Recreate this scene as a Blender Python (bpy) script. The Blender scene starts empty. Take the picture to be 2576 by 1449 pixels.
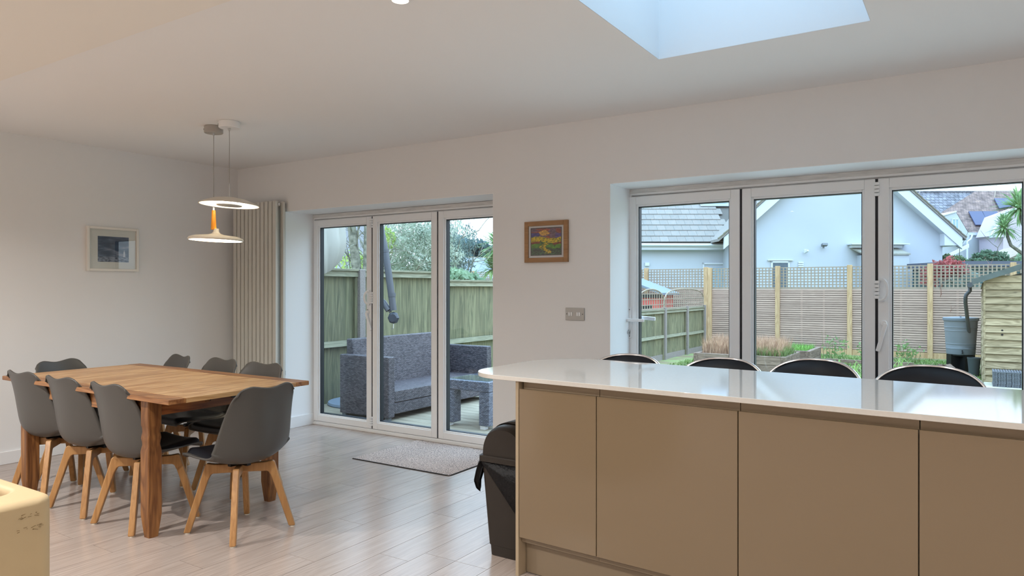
import bpy, bmesh, math, random
from mathutils import Vector, Matrix, Euler, noise

R = math.radians
sc = bpy.context.scene
COL = sc.collection

# ------------------------------------------------------------------ camera
cam_d = bpy.data.cameras.new('camera')
cam_d.sensor_width = 36.0
cam_d.lens = 1788.0 / 2576.0 * 36.0
cam_d.clip_end = 500
cam = bpy.data.objects.new('camera', cam_d)
cam.location = (0, 0, 1.3)
cam.rotation_euler = (R(90), 0, R(32.74))
COL.objects.link(cam)
sc.camera = cam

# ------------------------------------------------------------------ world: overcast sky, brighter overhead (CIE)
world = bpy.data.worlds.new('sky')
sc.world = world
world.use_nodes = True
wn, wl = world.node_tree.nodes, world.node_tree.links
wn.clear()
SKY_H = 1.4
SKY_Z = 6.3
w_out = wn.new('ShaderNodeOutputWorld')
w_bg = wn.new('ShaderNodeBackground')
w_tc = wn.new('ShaderNodeTexCoord')
w_sep = wn.new('ShaderNodeSeparateXYZ')
w_map = wn.new('ShaderNodeMapRange')
w_map.inputs['From Min'].default_value = 0.0
w_map.inputs['From Max'].default_value = 1.0
w_map.inputs['To Min'].default_value = SKY_H
w_map.inputs['To Max'].default_value = SKY_Z
w_no = wn.new('ShaderNodeTexNoise')
w_no.inputs['Scale'].default_value = 5.0
w_no.inputs['Detail'].default_value = 5.0
w_mp = wn.new('ShaderNodeMapping')
w_mp.inputs['Scale'].default_value = (1, 1, 3.5)
w_cr = wn.new('ShaderNodeValToRGB')
w_cr.color_ramp.elements[0].position = 0.35
w_cr.color_ramp.elements[0].color = (0.58, 0.69, 0.80, 1)
w_cr.color_ramp.elements[1].position = 0.62
w_cr.color_ramp.elements[1].color = (0.68, 0.78, 0.86, 1)
wl.new(w_tc.outputs['Generated'], w_sep.inputs[0])
wl.new(w_sep.outputs['Z'], w_map.inputs['Value'])
wl.new(w_tc.outputs['Generated'], w_mp.inputs['Vector'])
wl.new(w_mp.outputs[0], w_no.inputs['Vector'])
wl.new(w_no.outputs['Fac'], w_cr.inputs['Fac'])
w_tint = wn.new('ShaderNodeMix'); w_tint.data_type = 'RGBA'; w_tint.blend_type = 'MULTIPLY'; w_tint.inputs[0].default_value = 1.0
w_grad = wn.new('ShaderNodeValToRGB')
w_grad.color_ramp.elements[0].position = 0.05; w_grad.color_ramp.elements[0].color = (1, 1, 1, 1)
w_grad.color_ramp.elements[1].position = 0.75; w_grad.color_ramp.elements[1].color = (0.68, 0.87, 1.0, 1)
wl.new(w_sep.outputs['Z'], w_grad.inputs['Fac'])
wl.new(w_cr.outputs[0], w_tint.inputs[6]); wl.new(w_grad.outputs[0], w_tint.inputs[7])
wl.new(w_tint.outputs[2], w_bg.inputs['Color'])
wl.new(w_map.outputs[0], w_bg.inputs['Strength'])
wl.new(w_bg.outputs[0], w_out.inputs['Surface'])

sc.view_settings.view_transform = 'Standard'
sc.view_settings.look = 'None'
sc.view_settings.exposure = 0.42
sc.view_settings.gamma = 1.0
sc.view_settings.use_curve_mapping = False
try:
    sc.cycles.use_denoising = True
    sc.cycles.max_bounces = 10
    sc.cycles.diffuse_bounces = 6
    sc.cycles.glossy_bounces = 4
    sc.cycles.transparent_max_bounces = 24
    sc.cycles.caustics_reflective = False
    sc.cycles.caustics_refractive = False
    sc.cycles.sample_clamp_indirect = 6.0
except Exception:
    pass

# sun: weak, very soft light through the cloud, from behind the house and high up
SUN = 0.0
if SUN:
    sd = bpy.data.lights.new('sun', 'SUN')
    sd.energy = SUN; sd.angle = R(30); sd.color = (1, .96, .9)
    so = bpy.data.objects.new('sun', sd); COL.objects.link(so)
    so.rotation_euler = (R(40), 0, R(20))

DOWN_W = 15.0            # watts of each ceiling downlight
DOWN_COL = (1.0, 0.98, 0.95)
WARM = (1.0, 0.80, 0.52)

# ================================================================== helpers
def _set(node, key, val):
    if key in node.inputs:
        node.inputs[key].default_value = val

def srgb(r, g, b):
    f = lambda v: (v / 255 / 12.92) if v / 255 <= 0.04045 else ((v / 255 + 0.055) / 1.055) ** 2.4
    return (f(r), f(g), f(b))

MATS = {}
def mat(name, col, rough=0.5, metal=0.0, spec=0.5, var=0.0, vscale=8.0, bump=0.0, bscale=60.0, stretch=(1, 1, 1), col2=None,
        emit=None, estr=0.0, rnd=0.0, coat=0.0, detail=4.0, lo=0.35, hi=0.65, sheen=0.0):
    if name in MATS:
        return MATS[name]
    m = bpy.data.materials.new(name)
    m.use_nodes = True
    n, l = m.node_tree.nodes, m.node_tree.links
    p = n['Principled BSDF']
    p.inputs['Base Color'].default_value = (*col, 1)
    p.inputs['Roughness'].default_value = rough
    p.inputs['Metallic'].default_value = metal
    _set(p, 'Specular IOR Level', spec)
    _set(p, 'Coat Weight', coat)
    if emit:
        _set(p, 'Emission Color', (*emit, 1)); _set(p, 'Emission Strength', estr)
    if var or bump or rnd or col2:
        tc = n.new('ShaderNodeTexCoord')
        mp = n.new('ShaderNodeMapping')
        mp.inputs['Scale'].default_value = stretch
        l.new(tc.outputs['Object'], mp.inputs['Vector'])
        src = mp.outputs[0]
        oi = n.new('ShaderNodeObjectInfo')
        if rnd:
            va = n.new('ShaderNodeVectorMath'); va.operation = 'ADD'
            mu = n.new('ShaderNodeMath'); mu.operation = 'MULTIPLY'; mu.inputs[1].default_value = 37.0
            l.new(oi.outputs['Random'], mu.inputs[0])
            l.new(mp.outputs[0], va.inputs[0]); l.new(mu.outputs[0], va.inputs[1])
            src = va.outputs[0]
        if var or rnd or col2:
            no = n.new('ShaderNodeTexNoise')
            no.inputs['Scale'].default_value = vscale
            no.inputs['Detail'].default_value = detail
            l.new(src, no.inputs['Vector'])
            cr = n.new('ShaderNodeValToRGB')
            c2 = col2 or tuple(max(0, c * (1 - var)) for c in col)
            cr.color_ramp.elements[0].position = lo
            cr.color_ramp.elements[1].position = hi
            cr.color_ramp.elements[0].color = (*c2, 1)
            cr.color_ramp.elements[1].color = (*col, 1)
            l.new(no.outputs['Fac'], cr.inputs['Fac'])
            out = cr.outputs[0]
            if rnd:
                hs = n.new('ShaderNodeHueSaturation')
                mr = n.new('ShaderNodeMapRange')
                mr.inputs['To Min'].default_value = 1 - rnd
                mr.inputs['To Max'].default_value = 1 + rnd
                l.new(oi.outputs['Random'], mr.inputs['Value'])
                l.new(mr.outputs[0], hs.inputs['Value'])
                l.new(out, hs.inputs['Color'])
                out = hs.outputs[0]
            l.new(out, p.inputs['Base Color'])
        if bump:
            nb = n.new('ShaderNodeTexNoise')
            nb.inputs['Scale'].default_value = bscale
            nb.inputs['Detail'].default_value = 3
            l.new(src, nb.inputs['Vector'])
            bp = n.new('ShaderNodeBump')
            bp.inputs['Strength'].default_value = bump
            bp.inputs['Distance'].default_value = 0.01
            l.new(nb.outputs['Fac'], bp.inputs['Height'])
            l.new(bp.outputs[0], p.inputs['Normal'])
    MATS[name] = m
    return m

def wood(name, c_light, c_dark, axis='X', scale=1.0, rough=0.45, rnd=0.12, ring=0.5, spec=0.4, bump=0.06, knots=0.0, fine=1.0):
    """long-grain wood: stretched noise for the figure, finer stretched noise for the pores"""
    if name in MATS:
        return MATS[name]
    m = bpy.data.materials.new(name)
    m.use_nodes = True
    n, l = m.node_tree.nodes, m.node_tree.links
    p = n['Principled BSDF']
    p.inputs['Roughness'].default_value = rough
    _set(p, 'Specular IOR Level', spec)
    tc = n.new('ShaderNodeTexCoord')
    oi = n.new('ShaderNodeObjectInfo')
    mu = n.new('ShaderNodeMath'); mu.operation = 'MULTIPLY'; mu.inputs[1].default_value = 53.0
    l.new(oi.outputs['Random'], mu.inputs[0])
    va = n.new('ShaderNodeVectorMath'); va.operation = 'ADD'
    l.new(tc.outputs['Object'], va.inputs[0]); l.new(mu.outputs[0], va.inputs[1])
    def mapped(along, across):
        mp = n.new('ShaderNodeMapping')
        s = [across * scale] * 3
        s['XYZ'.index(axis)] = along * scale
        mp.inputs['Scale'].default_value = s
        l.new(va.outputs[0], mp.inputs['Vector'])
        return mp.outputs[0]
    n1 = n.new('ShaderNodeTexNoise'); n1.inputs['Scale'].default_value = 1.0; n1.inputs['Detail'].default_value = 3; n1.inputs['Distortion'].default_value = 1.2
    l.new(mapped(1.2, 9.0), n1.inputs['Vector'])
    m2 = n.new('ShaderNodeMath'); m2.operation = 'MULTIPLY'; m2.inputs[1].default_value = 9.0
    l.new(n1.outputs['Fac'], m2.inputs[0])
    fr = n.new('ShaderNodeMath'); fr.operation = 'PINGPONG'; fr.inputs[1].default_value = 1.0
    l.new(m2.outputs[0], fr.inputs[0])
    n2 = n.new('ShaderNodeTexNoise'); n2.inputs['Scale'].default_value = 1.0; n2.inputs['Detail'].default_value = 4
    l.new(mapped(4.0, 110.0 * fine), n2.inputs['Vector'])
    mx = n.new('ShaderNodeMix'); mx.data_type = 'FLOAT'
    mx.inputs[0].default_value = 1 - ring
    l.new(fr.outputs[0], mx.inputs[2]); l.new(n2.outputs['Fac'], mx.inputs[3])
    cr = n.new('ShaderNodeValToRGB')
    cr.color_ramp.elements[0].position = 0.2; cr.color_ramp.elements[0].color = (*c_dark, 1)
    cr.color_ramp.elements[1].position = 0.8; cr.color_ramp.elements[1].color = (*c_light, 1)
    l.new(mx.outputs[0], cr.inputs['Fac'])
    out = cr.outputs[0]
    if knots:
        vo = n.new('ShaderNodeTexVoronoi'); vo.inputs['Scale'].default_value = 1.0
        l.new(mapped(2.6, 5.0), vo.inputs['Vector'])
        kr = n.new('ShaderNodeValToRGB')
        kr.color_ramp.elements[0].position = 0.03; kr.color_ramp.elements[0].color = (1, 1, 1, 1)
        kr.color_ramp.elements[1].position = 0.12; kr.color_ramp.elements[1].color = (0, 0, 0, 1)
        l.new(vo.outputs['Distance'], kr.inputs['Fac'])
        km = n.new('ShaderNodeMix'); km.data_type = 'RGBA'
        kf = n.new('ShaderNodeMath'); kf.operation = 'MULTIPLY'; kf.inputs[1].default_value = knots
        l.new(kr.outputs[0], kf.inputs[0]); l.new(kf.outputs[0], km.inputs[0])
        l.new(out, km.inputs[6]); km.inputs[7].default_value = (*[c * .35 for c in c_dark], 1)
        out = km.outputs[2]
    hs = n.new('ShaderNodeHueSaturation')
    mr = n.new('ShaderNodeMapRange')
    mr.inputs['To Min'].default_value = 1 - rnd; mr.inputs['To Max'].default_value = 1 + rnd
    l.new(oi.outputs['Random'], mr.inputs['Value']); l.new(mr.outputs[0], hs.inputs['Value'])
    l.new(out, hs.inputs['Color']); l.new(hs.outputs[0], p.inputs['Base Color'])
    if bump:
        bp = n.new('ShaderNodeBump'); bp.inputs['Strength'].default_value = bump; bp.inputs['Distance'].default_value = 0.003
        l.new(mx.outputs[0], bp.inputs['Height']); l.new(bp.outputs[0], p.inputs['Normal'])
    MATS[name] = m
    return m

def glass(name='clear_glass', tint=(0.97, 0.985, 1.0), base=0.025, up=0.75, rough=0.0):
    if name in MATS:
        return MATS[name]
    m = bpy.data.materials.new(name); m.use_nodes = True
    n, l = m.node_tree.nodes, m.node_tree.links
    n.clear()
    o = n.new('ShaderNodeOutputMaterial'); t = n.new('ShaderNodeBsdfTransparent'); g = n.new('ShaderNodeBsdfGlossy')
    t.inputs['Color'].default_value = (*tint, 1); g.inputs['Roughness'].default_value = rough
    lw = n.new('ShaderNodeLayerWeight'); lw.inputs['Blend'].default_value = 0.5
    pw = n.new('ShaderNodeMath'); pw.operation = 'POWER'; pw.inputs[1].default_value = 4.0
    ml = n.new('ShaderNodeMath'); ml.operation = 'MULTIPLY_ADD'; ml.inputs[1].default_value = up; ml.inputs[2].default_value = base
    mx = n.new('ShaderNodeMixShader')
    l.new(lw.outputs['Facing'], pw.inputs[0]); l.new(pw.outputs[0], ml.inputs[0]); l.new(ml.outputs[0], mx.inputs[0])
    l.new(t.outputs[0], mx.inputs[1]); l.new(g.outputs[0], mx.inputs[2]); l.new(mx.outputs[0], o.inputs[0])
    MATS[name] = m
    return m

def weave(name, c_light, c_dark, c_gap, sx=0.03, sz=0.011):
    """flat wicker weave on any upright or flat face, object space"""
    if name in MATS:
        return MATS[name]
    m = bpy.data.materials.new(name); m.use_nodes = True
    n, l = m.node_tree.nodes, m.node_tree.links
    p = n['Principled BSDF']; p.inputs['Roughness'].default_value = 0.42
    tc = n.new('ShaderNodeTexCoord'); sp = n.new('ShaderNodeSeparateXYZ'); ge = n.new('ShaderNodeNewGeometry'); sn = n.new('ShaderNodeSeparateXYZ')
    l.new(tc.outputs['Object'], sp.inputs[0]); l.new(ge.outputs['Normal'], sn.inputs[0])
    ad = n.new('ShaderNodeMath'); ad.operation = 'ADD'; l.new(sp.outputs['X'], ad.inputs[0]); l.new(sp.outputs['Y'], ad.inputs[1])
    ab = n.new('ShaderNodeMath'); ab.operation = 'ABSOLUTE'; l.new(sn.outputs['Z'], ab.inputs[0])
    gt = n.new('ShaderNodeMath'); gt.operation = 'GREATER_THAN'; gt.inputs[1].default_value = 0.7; l.new(ab.outputs[0], gt.inputs[0])
    mu = n.new('ShaderNodeMix'); mu.data_type = 'FLOAT'; l.new(gt.outputs[0], mu.inputs[0]); l.new(ad.outputs[0], mu.inputs[2]); l.new(sp.outputs['X'], mu.inputs[3])
    mv = n.new('ShaderNodeMix'); mv.data_type = 'FLOAT'; l.new(gt.outputs[0], mv.inputs[0]); l.new(sp.outputs['Z'], mv.inputs[2]); l.new(sp.outputs['Y'], mv.inputs[3])
    cb = n.new('ShaderNodeCombineXYZ'); l.new(mu.outputs[0], cb.inputs[0]); l.new(mv.outputs[0], cb.inputs[1])
    br = n.new('ShaderNodeTexBrick'); l.new(cb.outputs[0], br.inputs['Vector'])
    br.inputs['Color1'].default_value = (*c_light, 1); br.inputs['Color2'].default_value = (*c_dark, 1); br.inputs['Mortar'].default_value = (*c_gap, 1)
    br.inputs['Scale'].default_value = 1.0; br.inputs['Brick Width'].default_value = sx; br.inputs['Row Height'].default_value = sz
    br.inputs['Mortar Size'].default_value = sz * .24; br.inputs['Mortar Smooth'].default_value = 1.0; br.inputs['Bias'].default_value = 0.0
    l.new(br.outputs['Color'], p.inputs['Base Color'])
    bp = n.new('ShaderNodeBump'); bp.inputs['Strength'].default_value = 0.6; bp.inputs['Distance'].default_value = 0.004; bp.invert = True
    l.new(br.outputs['Fac'], bp.inputs['Height']); l.new(bp.outputs[0], p.inputs['Normal'])
    MATS[name] = m
    return m

class B:
    """collects shapes in one bmesh"""
    def __init__(s):
        s.bm = bmesh.new()
    def _f(s, vs, mi=0):
        try:
            f = s.bm.faces.new(vs); f.material_index = mi
            return f
        except ValueError:
            return None
    def box(s, x0, x1, y0, y1, z0, z1, mi=0):
        return s.obox(((x0 + x1) / 2, (y0 + y1) / 2, (z0 + z1) / 2), (abs(x1 - x0), abs(y1 - y0), abs(z1 - z0)), None, mi)
    def obox(s, c, size, rot=None, mi=0):
        rm = rot.to_matrix() if isinstance(rot, Euler) else rot
        vs = []
        for dz in (-.5, .5):
            for dx, dy in ((-.5, -.5), (.5, -.5), (.5, .5), (-.5, .5)):
                v = Vector((dx * size[0], dy * size[1], dz * size[2]))
                if rm: v = rm @ v
                vs.append(s.bm.verts.new(Vector(c) + v))
        for q in ((3, 2, 1, 0), (4, 5, 6, 7), (0, 1, 5, 4), (1, 2, 6, 5), (2, 3, 7, 6), (3, 0, 4, 7)):
            s._f([vs[i] for i in q], mi)
        return s
    def prism(s, pts, vec, mi=0):
        """closed 3D outline pts extruded along vec"""
        a = [s.bm.verts.new(p) for p in pts]
        b = [s.bm.verts.new(Vector(p) + Vector(vec)) for p in pts]
        k = len(pts)
        s._f(list(reversed(a)), mi); s._f(b, mi)
        for i in range(k):
            s._f([a[i], a[(i + 1) % k], b[(i + 1) % k], b[i]], mi)
        return s
    def poly(s, pts, mi=0):
        s._f([s.bm.verts.new(p) for p in pts], mi); return s
    def tube(s, pts, rad, seg=10, caps=True, mi=0, flat=1.0):
        pts = [Vector(p) for p in pts]
        if not isinstance(rad, (list, tuple)): rad = [rad] * len(pts)
        rings = []; up = None
        for i, p in enumerate(pts):
            d = (pts[min(i + 1, len(pts) - 1)] - pts[max(i - 1, 0)]).normalized()
            if up is None:
                up = Vector((0, 0, 1)) if abs(d.z) < .9 else Vector((1, 0, 0))
            a = d.cross(up)
            if a.length < 1e-5: a = d.cross(Vector((0, 1, 0)))
            a.normalize(); b = a.cross(d).normalized(); up = b
            rings.append([s.bm.verts.new(p + (a * math.cos(2 * math.pi * j / seg) + b * math.sin(2 * math.pi * j / seg) * flat) * rad[i]) for j in range(seg)])
        for i in range(len(rings) - 1):
            for j in range(seg):
                s._f([rings[i][j], rings[i + 1][j], rings[i + 1][(j + 1) % seg], rings[i][(j + 1) % seg]], mi)
        if caps:
            s._f(rings[0], mi); s._f(list(reversed(rings[-1])), mi)
        return s
    def lathe(s, prof, c=(0, 0, 0), seg=32, mi=0, axis=None):
        rings = []
        M = axis or Matrix.Identity(3)
        for r, z in prof:
            if r < 1e-6:
                rings.append([s.bm.verts.new(Vector(c) + M @ Vector((0, 0, z)))])
            else:
                rings.append([s.bm.verts.new(Vector(c) + M @ Vector((r * math.cos(2 * math.pi * j / seg), r * math.sin(2 * math.pi * j / seg), z))) for j in range(seg)])
        for i in range(len(rings) - 1):
            a, b = rings[i], rings[i + 1]
            for j in range(seg):
                q = [a[j % len(a)], a[(j + 1) % len(a)], b[(j + 1) % len(b)], b[j % len(b)]]
                u = []
                for v in q:
                    if v not in u: u.append(v)
                if len(u) >= 3: s._f(u, mi)
        return s
    def grid(s, fn, nu, nv, closed_u=False, mi=0):
        g = [[s.bm.verts.new(fn(i / nu, j / nv)) for j in range(nv + 1)] for i in range(nu + (0 if closed_u else 1))]
        k = len(g)
        for i in range(nu):
            for j in range(nv):
                s._f([g[i][j], g[(i + 1) % k][j], g[(i + 1) % k][j + 1], g[i][j + 1]], mi)
        return g
    def mesh(s, name, smooth=False, angle=35):
        bm = s.bm
        bmesh.ops.recalc_face_normals(bm, faces=bm.faces[:])
        if smooth:
            for f in bm.faces: f.smooth = True
            lim = R(angle)
            for e in bm.edges:
                if len(e.link_faces) == 2 and e.calc_face_angle(0) > lim: e.smooth = False
        me = bpy.data.meshes.new(name)
        bm.to_mesh(me); bm.free()
        return me

def link(name, me, m, parent=None, bevel=0.0, solid=0.0, subsurf=0, seg=2):
    ms = m if isinstance(m, (list, tuple)) else [m]
    if len(me.materials) == 0:
        for x in ms: me.materials.append(x)
    o = bpy.data.objects.new(name, me)
    COL.objects.link(o)
    if parent is not None:
        o.parent = parent
    if solid:
        md = o.modifiers.new('solid', 'SOLIDIFY'); md.thickness = solid; md.offset = 0
    if bevel:
        md = o.modifiers.new('bevel', 'BEVEL'); md.width = bevel; md.segments = seg; md.limit_method = 'ANGLE'; md.angle_limit = R(40)
        for p in me.polygons: p.use_smooth = True
        md.harden_normals = True
    if subsurf:
        md = o.modifiers.new('sub', 'SUBSURF'); md.levels = subsurf; md.render_levels = subsurf
    return o

def mk(name, b, m, parent=None, smooth=False, at=None, **k):
    """mesh given in world space; when at is given it is shifted so the parent's origin is at `at`"""
    if at is not None:
        bmesh.ops.translate(b.bm, verts=b.bm.verts[:], vec=-Vector(at))
    return link(name, b.mesh(name, smooth=smooth), m, parent, **k)

def tag(o, label=None, cat=None, group=None, kind=None):
    if label: o['label'] = label
    if cat: o['category'] = cat
    if group: o['group'] = group
    if kind: o['kind'] = kind
    return o

def thing(name, loc, label, cat, group=None, rz=0.0):
    o = bpy.data.objects.new(name, None)
    o.empty_display_size = 0.1
    COL.objects.link(o)
    o.location = loc; o.rotation_euler = (0, 0, rz)
    return tag(o, label, cat, group)

def kids(o):
    return [c for c in bpy.data.objects if c.parent == o]

def dup(root, loc, rz, label, group=None):
    def cp(o, parent):
        c = o.copy(); COL.objects.link(c)
        if parent is not None: c.parent = parent
        for ch in CH.get(o.name, []): cp(ch, c)
        return c
    CH = {}
    for o in bpy.data.objects:
        if o.parent is not None: CH.setdefault(o.parent.name, []).append(o)
    r = cp(root, None)
    r.location = loc; r.rotation_euler = (0, 0, rz)
    r['label'] = label
    if group: r['group'] = group
    return r

def structure(name, b, m, parent=None, **k):
    o = mk(name, b, m, parent, **k)
    o['kind'] = 'structure'
    return o

rng = random.Random(7)
# ================================================================== materials
M_wall = mat('wall_paint', (0.785, 0.785, 0.785), rough=0.85, spec=0.25, bump=0.03, bscale=180)
M_ceil = mat('ceiling_paint', (0.825, 0.82, 0.815), rough=0.9, spec=0.2)
M_reveal = mat('reveal_paint', (0.85, 0.86, 0.87), rough=0.6, spec=0.3)
M_gloss = mat('skirting_gloss', (0.80, 0.80, 0.80), rough=0.35)
M_dark = mat('void_dark', (0.012, 0.013, 0.016), rough=0.6)
M_ext = mat('outside_render', (0.75, 0.76, 0.78), rough=0.9)
M_upvc = mat('white_upvc', (0.88, 0.89, 0.90), rough=0.32, spec=0.45)
M_seal = mat('frame_sealant', (0.74, 0.73, 0.71), rough=0.7, var=0.18, vscale=9, stretch=(1, 4, 6))
M_gasket = mat('black_gasket', (0.006, 0.008, 0.013), rough=0.45)
M_glass = glass('window_glass')
M_floor = wood('laminate_oak', srgb(184, 170, 160), srgb(153, 139, 131), 'Y', rough=0.24, rnd=0.05, ring=0.15, spec=0.75, bump=0.03)
M_pine = wood('waxed_pine_crosswise', srgb(206, 168, 120), srgb(162, 116, 72), 'Y', rough=0.34, rnd=0.08, knots=0.5)
M_pine_x = wood('waxed_pine_lengthwise', srgb(164, 116, 72), srgb(112, 70, 40), 'X', rough=0.38, rnd=0.08, knots=0.3)
M_pine_z = wood('waxed_pine_upright', srgb(156, 108, 62), srgb(98, 60, 32), 'Z', rough=0.42, rnd=0.06)
M_beech = wood('beech', srgb(184, 140, 90), srgb(150, 106, 62), 'Z', rough=0.42, rnd=0.06, ring=0.3, bump=0.02)
M_shell = mat('taupe_plastic', srgb(76, 74, 71), rough=0.42, spec=0.45)
M_pad = mat('black_leatherette', (0.008, 0.009, 0.013), rough=0.45, spec=.3)
M_blk = mat('black_metal', (0.02, 0.02, 0.02), rough=0.4, metal=0.6)
M_chrome = mat('chrome', (0.88, 0.91, 0.95), rough=0.2, metal=1.0)
M_cash = mat('cashmere_gloss_door', srgb(131, 113, 90), rough=0.13, spec=0.5)
M_cash2 = mat('cashmere_matt', srgb(134, 118, 97), rough=0.4)
M_quartz = mat('white_quartz', (0.68, 0.65, 0.60), rough=0.06, spec=0.9, var=0.03, vscale=90)
M_bin = mat('brown_black_plastic', srgb(44, 38, 33), rough=0.42, spec=0.4, bump=0.05, bscale=400)
M_bag = mat('bin_bag', (0.004, 0.004, 0.005), rough=0.42, spec=.25, bump=0.5, bscale=45)
M_cream = mat('cream_leather', srgb(186, 164, 126), rough=0.55, var=0.06, vscale=5, bump=0.05, bscale=220)
M_rad = mat('radiator_enamel', srgb(204, 202, 194), rough=0.35)
M_white = mat('white_plastic', (0.8, 0.8, 0.8), rough=0.35)
M_steel = mat('brushed_steel', (0.56, 0.56, 0.56), rough=0.35, metal=0.75)

# ================================================================== room shell
XL, XR, YB, YN, H = -5.98, 3.2, 4.37, -3.6, 2.45
WT = 0.40                       # outer wall thickness
DY = 4.70                       # inner face of the door frames
O1 = (-5.29, -2.975, 2.005)     # opening: left, right, top
O2 = (-2.03, 1.12, 2.003)
b = B(); b.box(XL - .3, XL, YN - .3, YB + WT, -.02, H); structure('wall_left', b, M_wall)
b = B(); b.box(XR, XR + .3, YN - .3, YB + WT, -.02, H); structure('wall_right', b, M_wall)
b = B(); b.box(XL, XR, YN - .3, YN, -.02, H); structure('wall_near', b, M_wall)
b = B()
for x0, x1, z0, z1 in ((XL, O1[0], -.02, H), (O1[0], O1[1], O1[2], H), (O1[1], O2[0], -.02, H), (O2[0], O2[1], O2[2], H), (O2[1], XR, -.02, H)):
    b.box(x0, x1, YB, YB + WT, z0, z1)
structure('wall_back', b, M_wall)
# thin painted linings of the two openings (brighter white paint than the walls)
b = B(); t = .004
for x0, x1, zt in (O1, O2):
    b.box(x0, x0 + t, YB + .0005, DY + .02, 0, zt); b.box(x1 - t, x1, YB + .0005, DY + .02, 0, zt); b.box(x0, x1, YB + .0005, DY + .02, zt - t, zt)
structure('trim_1', b, M_reveal)

# ceiling: main plane with the roof-light shaft, dropped part over the kitchen side of the old wall line
SK = (-1.315, -0.355, 2.02, 3.41)
b = B()
b.box(XL - .3, SK[0], 1.765, YB + WT, H, H + .2); b.box(SK[1], XR + .3, 1.765, YB + WT, H, H + .2)
b.box(SK[0], SK[1], 1.765, SK[2], H, H + .2); b.box(SK[0], SK[1], SK[3], YB + WT, H, H + .2)
b.box(XL - .3, XR + .3, YN - .3, 1.765, H - .012, H + .2, 1)
structure('ceiling', b, [M_ceil, mat('creamier_ceiling_paint', (0.82, 0.785, 0.73), rough=.9, spec=.2)])  # near part in a creamier tone so the step edge shows
# roof-light: plastered shaft, upstand frame and pane
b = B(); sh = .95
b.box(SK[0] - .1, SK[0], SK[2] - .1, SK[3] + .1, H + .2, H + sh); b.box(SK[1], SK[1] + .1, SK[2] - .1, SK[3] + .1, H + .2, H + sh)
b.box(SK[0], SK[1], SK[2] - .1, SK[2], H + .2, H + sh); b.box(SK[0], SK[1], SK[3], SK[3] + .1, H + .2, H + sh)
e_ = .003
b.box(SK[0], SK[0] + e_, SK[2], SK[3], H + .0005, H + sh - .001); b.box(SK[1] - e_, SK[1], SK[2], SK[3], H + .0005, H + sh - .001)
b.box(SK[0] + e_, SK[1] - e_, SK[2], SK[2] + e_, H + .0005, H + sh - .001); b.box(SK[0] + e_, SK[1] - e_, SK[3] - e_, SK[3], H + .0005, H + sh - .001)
win = structure('window_1', b, mat('shaft_sky_tint', (.70, .73, .75), rough=.8, spec=.2))  # white paint with the blue of the sky light mixed into its colour
b = B(); f = .05
b.box(SK[0] - .06, SK[0] + f, SK[2] - .06, SK[3] + .06, H + sh, H + sh + .06); b.box(SK[1] - f, SK[1] + .06, SK[2] - .06, SK[3] + .06, H + sh, H + sh + .06)
b.box(SK[0] + f, SK[1] - f, SK[2] - .06, SK[2] + f, H + sh, H + sh + .06); b.box(SK[0] + f, SK[1] - f, SK[3] - f, SK[3] + .06, H + sh, H + sh + .06)
mk('window_frame', b, M_upvc, win)
b = B(); b.box(SK[0] + f, SK[1] - f, SK[2] + f, SK[3] - f, H + sh + .02, H + sh + .03)
mk('pane', b, M_glass, win)

# skirting boards
b = B(); b.box(XL, XL + .015, YN, YB, 0, .095); structure('baseboard_left', b, M_gloss, bevel=.004)
b = B(); b.box(XL + .015, O1[0], YB - .015, YB, 0, .095); b.box(O1[1], O2[0], YB - .015, YB, 0, .095); b.box(O2[1], XR, YB - .015, YB, 0, .095)
structure('baseboard_back', b, M_gloss, bevel=.004)
b = B(); b.box(O1[0] + .004, O1[0] + .018, YB, DY, 0, .105); b.box(O1[1] - .018, O1[1] - .004, YB, DY, 0, .105)
structure('trim_2', b, M_gloss, bevel=.003)

# floor: laminate planks 185 mm wide running towards the garden, every plank an object of its own where it can be picked out
b = B(); b.box(XL - .3, XR + .3, YN - .3, DY + .1, -.16, -.012)
floor = structure('floor', b, mat('floor_joint', srgb(44, 36, 30), rough=.8))
PW, PL = .1855, 1.272
X0 = -2.428
known = {0: 2.577, 1: 2.701 - PL * 0, -1: 3.207, -2: 2.331, -3: 2.84, -4: 3.267, 2: 2.70}
b = B(); b.box(-PW / 2 + .0011, PW / 2 - .0011, -PL / 2 + .0011, PL / 2 - .0011, -.0119, 0)
pm = b.mesh('plank'); pm.materials.append(M_floor)
rest = B()
k0 = int((XL - X0) / PW) - 1; k1 = int((XR - X0) / PW) + 1
rf = random.Random(3)
for k in range(k0, k1 + 1):
    xa, xb = X0 + k * PW, X0 + (k + 1) * PW
    if xb <= XL + .01 or xa >= XR: continue
    y = known.get(k, rf.uniform(0, PL))
    while y > YN: y -= PL
    while y < DY:
        ya, yb = max(y, YN), min(y + PL, DY + .01)
        xa2, xb2 = max(xa, XL), min(xb, XR)
        if yb - ya > .02:
            if xa2 < -1.2 and yb > .9:
                if yb - ya > PL - .001 and xa2 == xa and xb2 == xb:
                    o = bpy.data.objects.new('plank', pm); COL.objects.link(o)
                else:
                    q = B(); q.box(-(xb2 - xa2) / 2 + .0007, (xb2 - xa2) / 2 - .0007, -(yb - ya) / 2 + .0007, (yb - ya) / 2 - .0007, -.0119, 0)
                    o = link('plank', q.mesh('plank'), M_floor)
                o.parent = floor; o.location = ((xa2 + xb2) / 2, (ya + yb) / 2, 0)
            else:
                rest.box(xa2 + .0007, xb2 - .0007, ya + .0007, yb - .0007, -.0119, 0)
        y += PL
tag(mk('plank_field', rest, M_floor, floor), kind='stuff')

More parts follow.
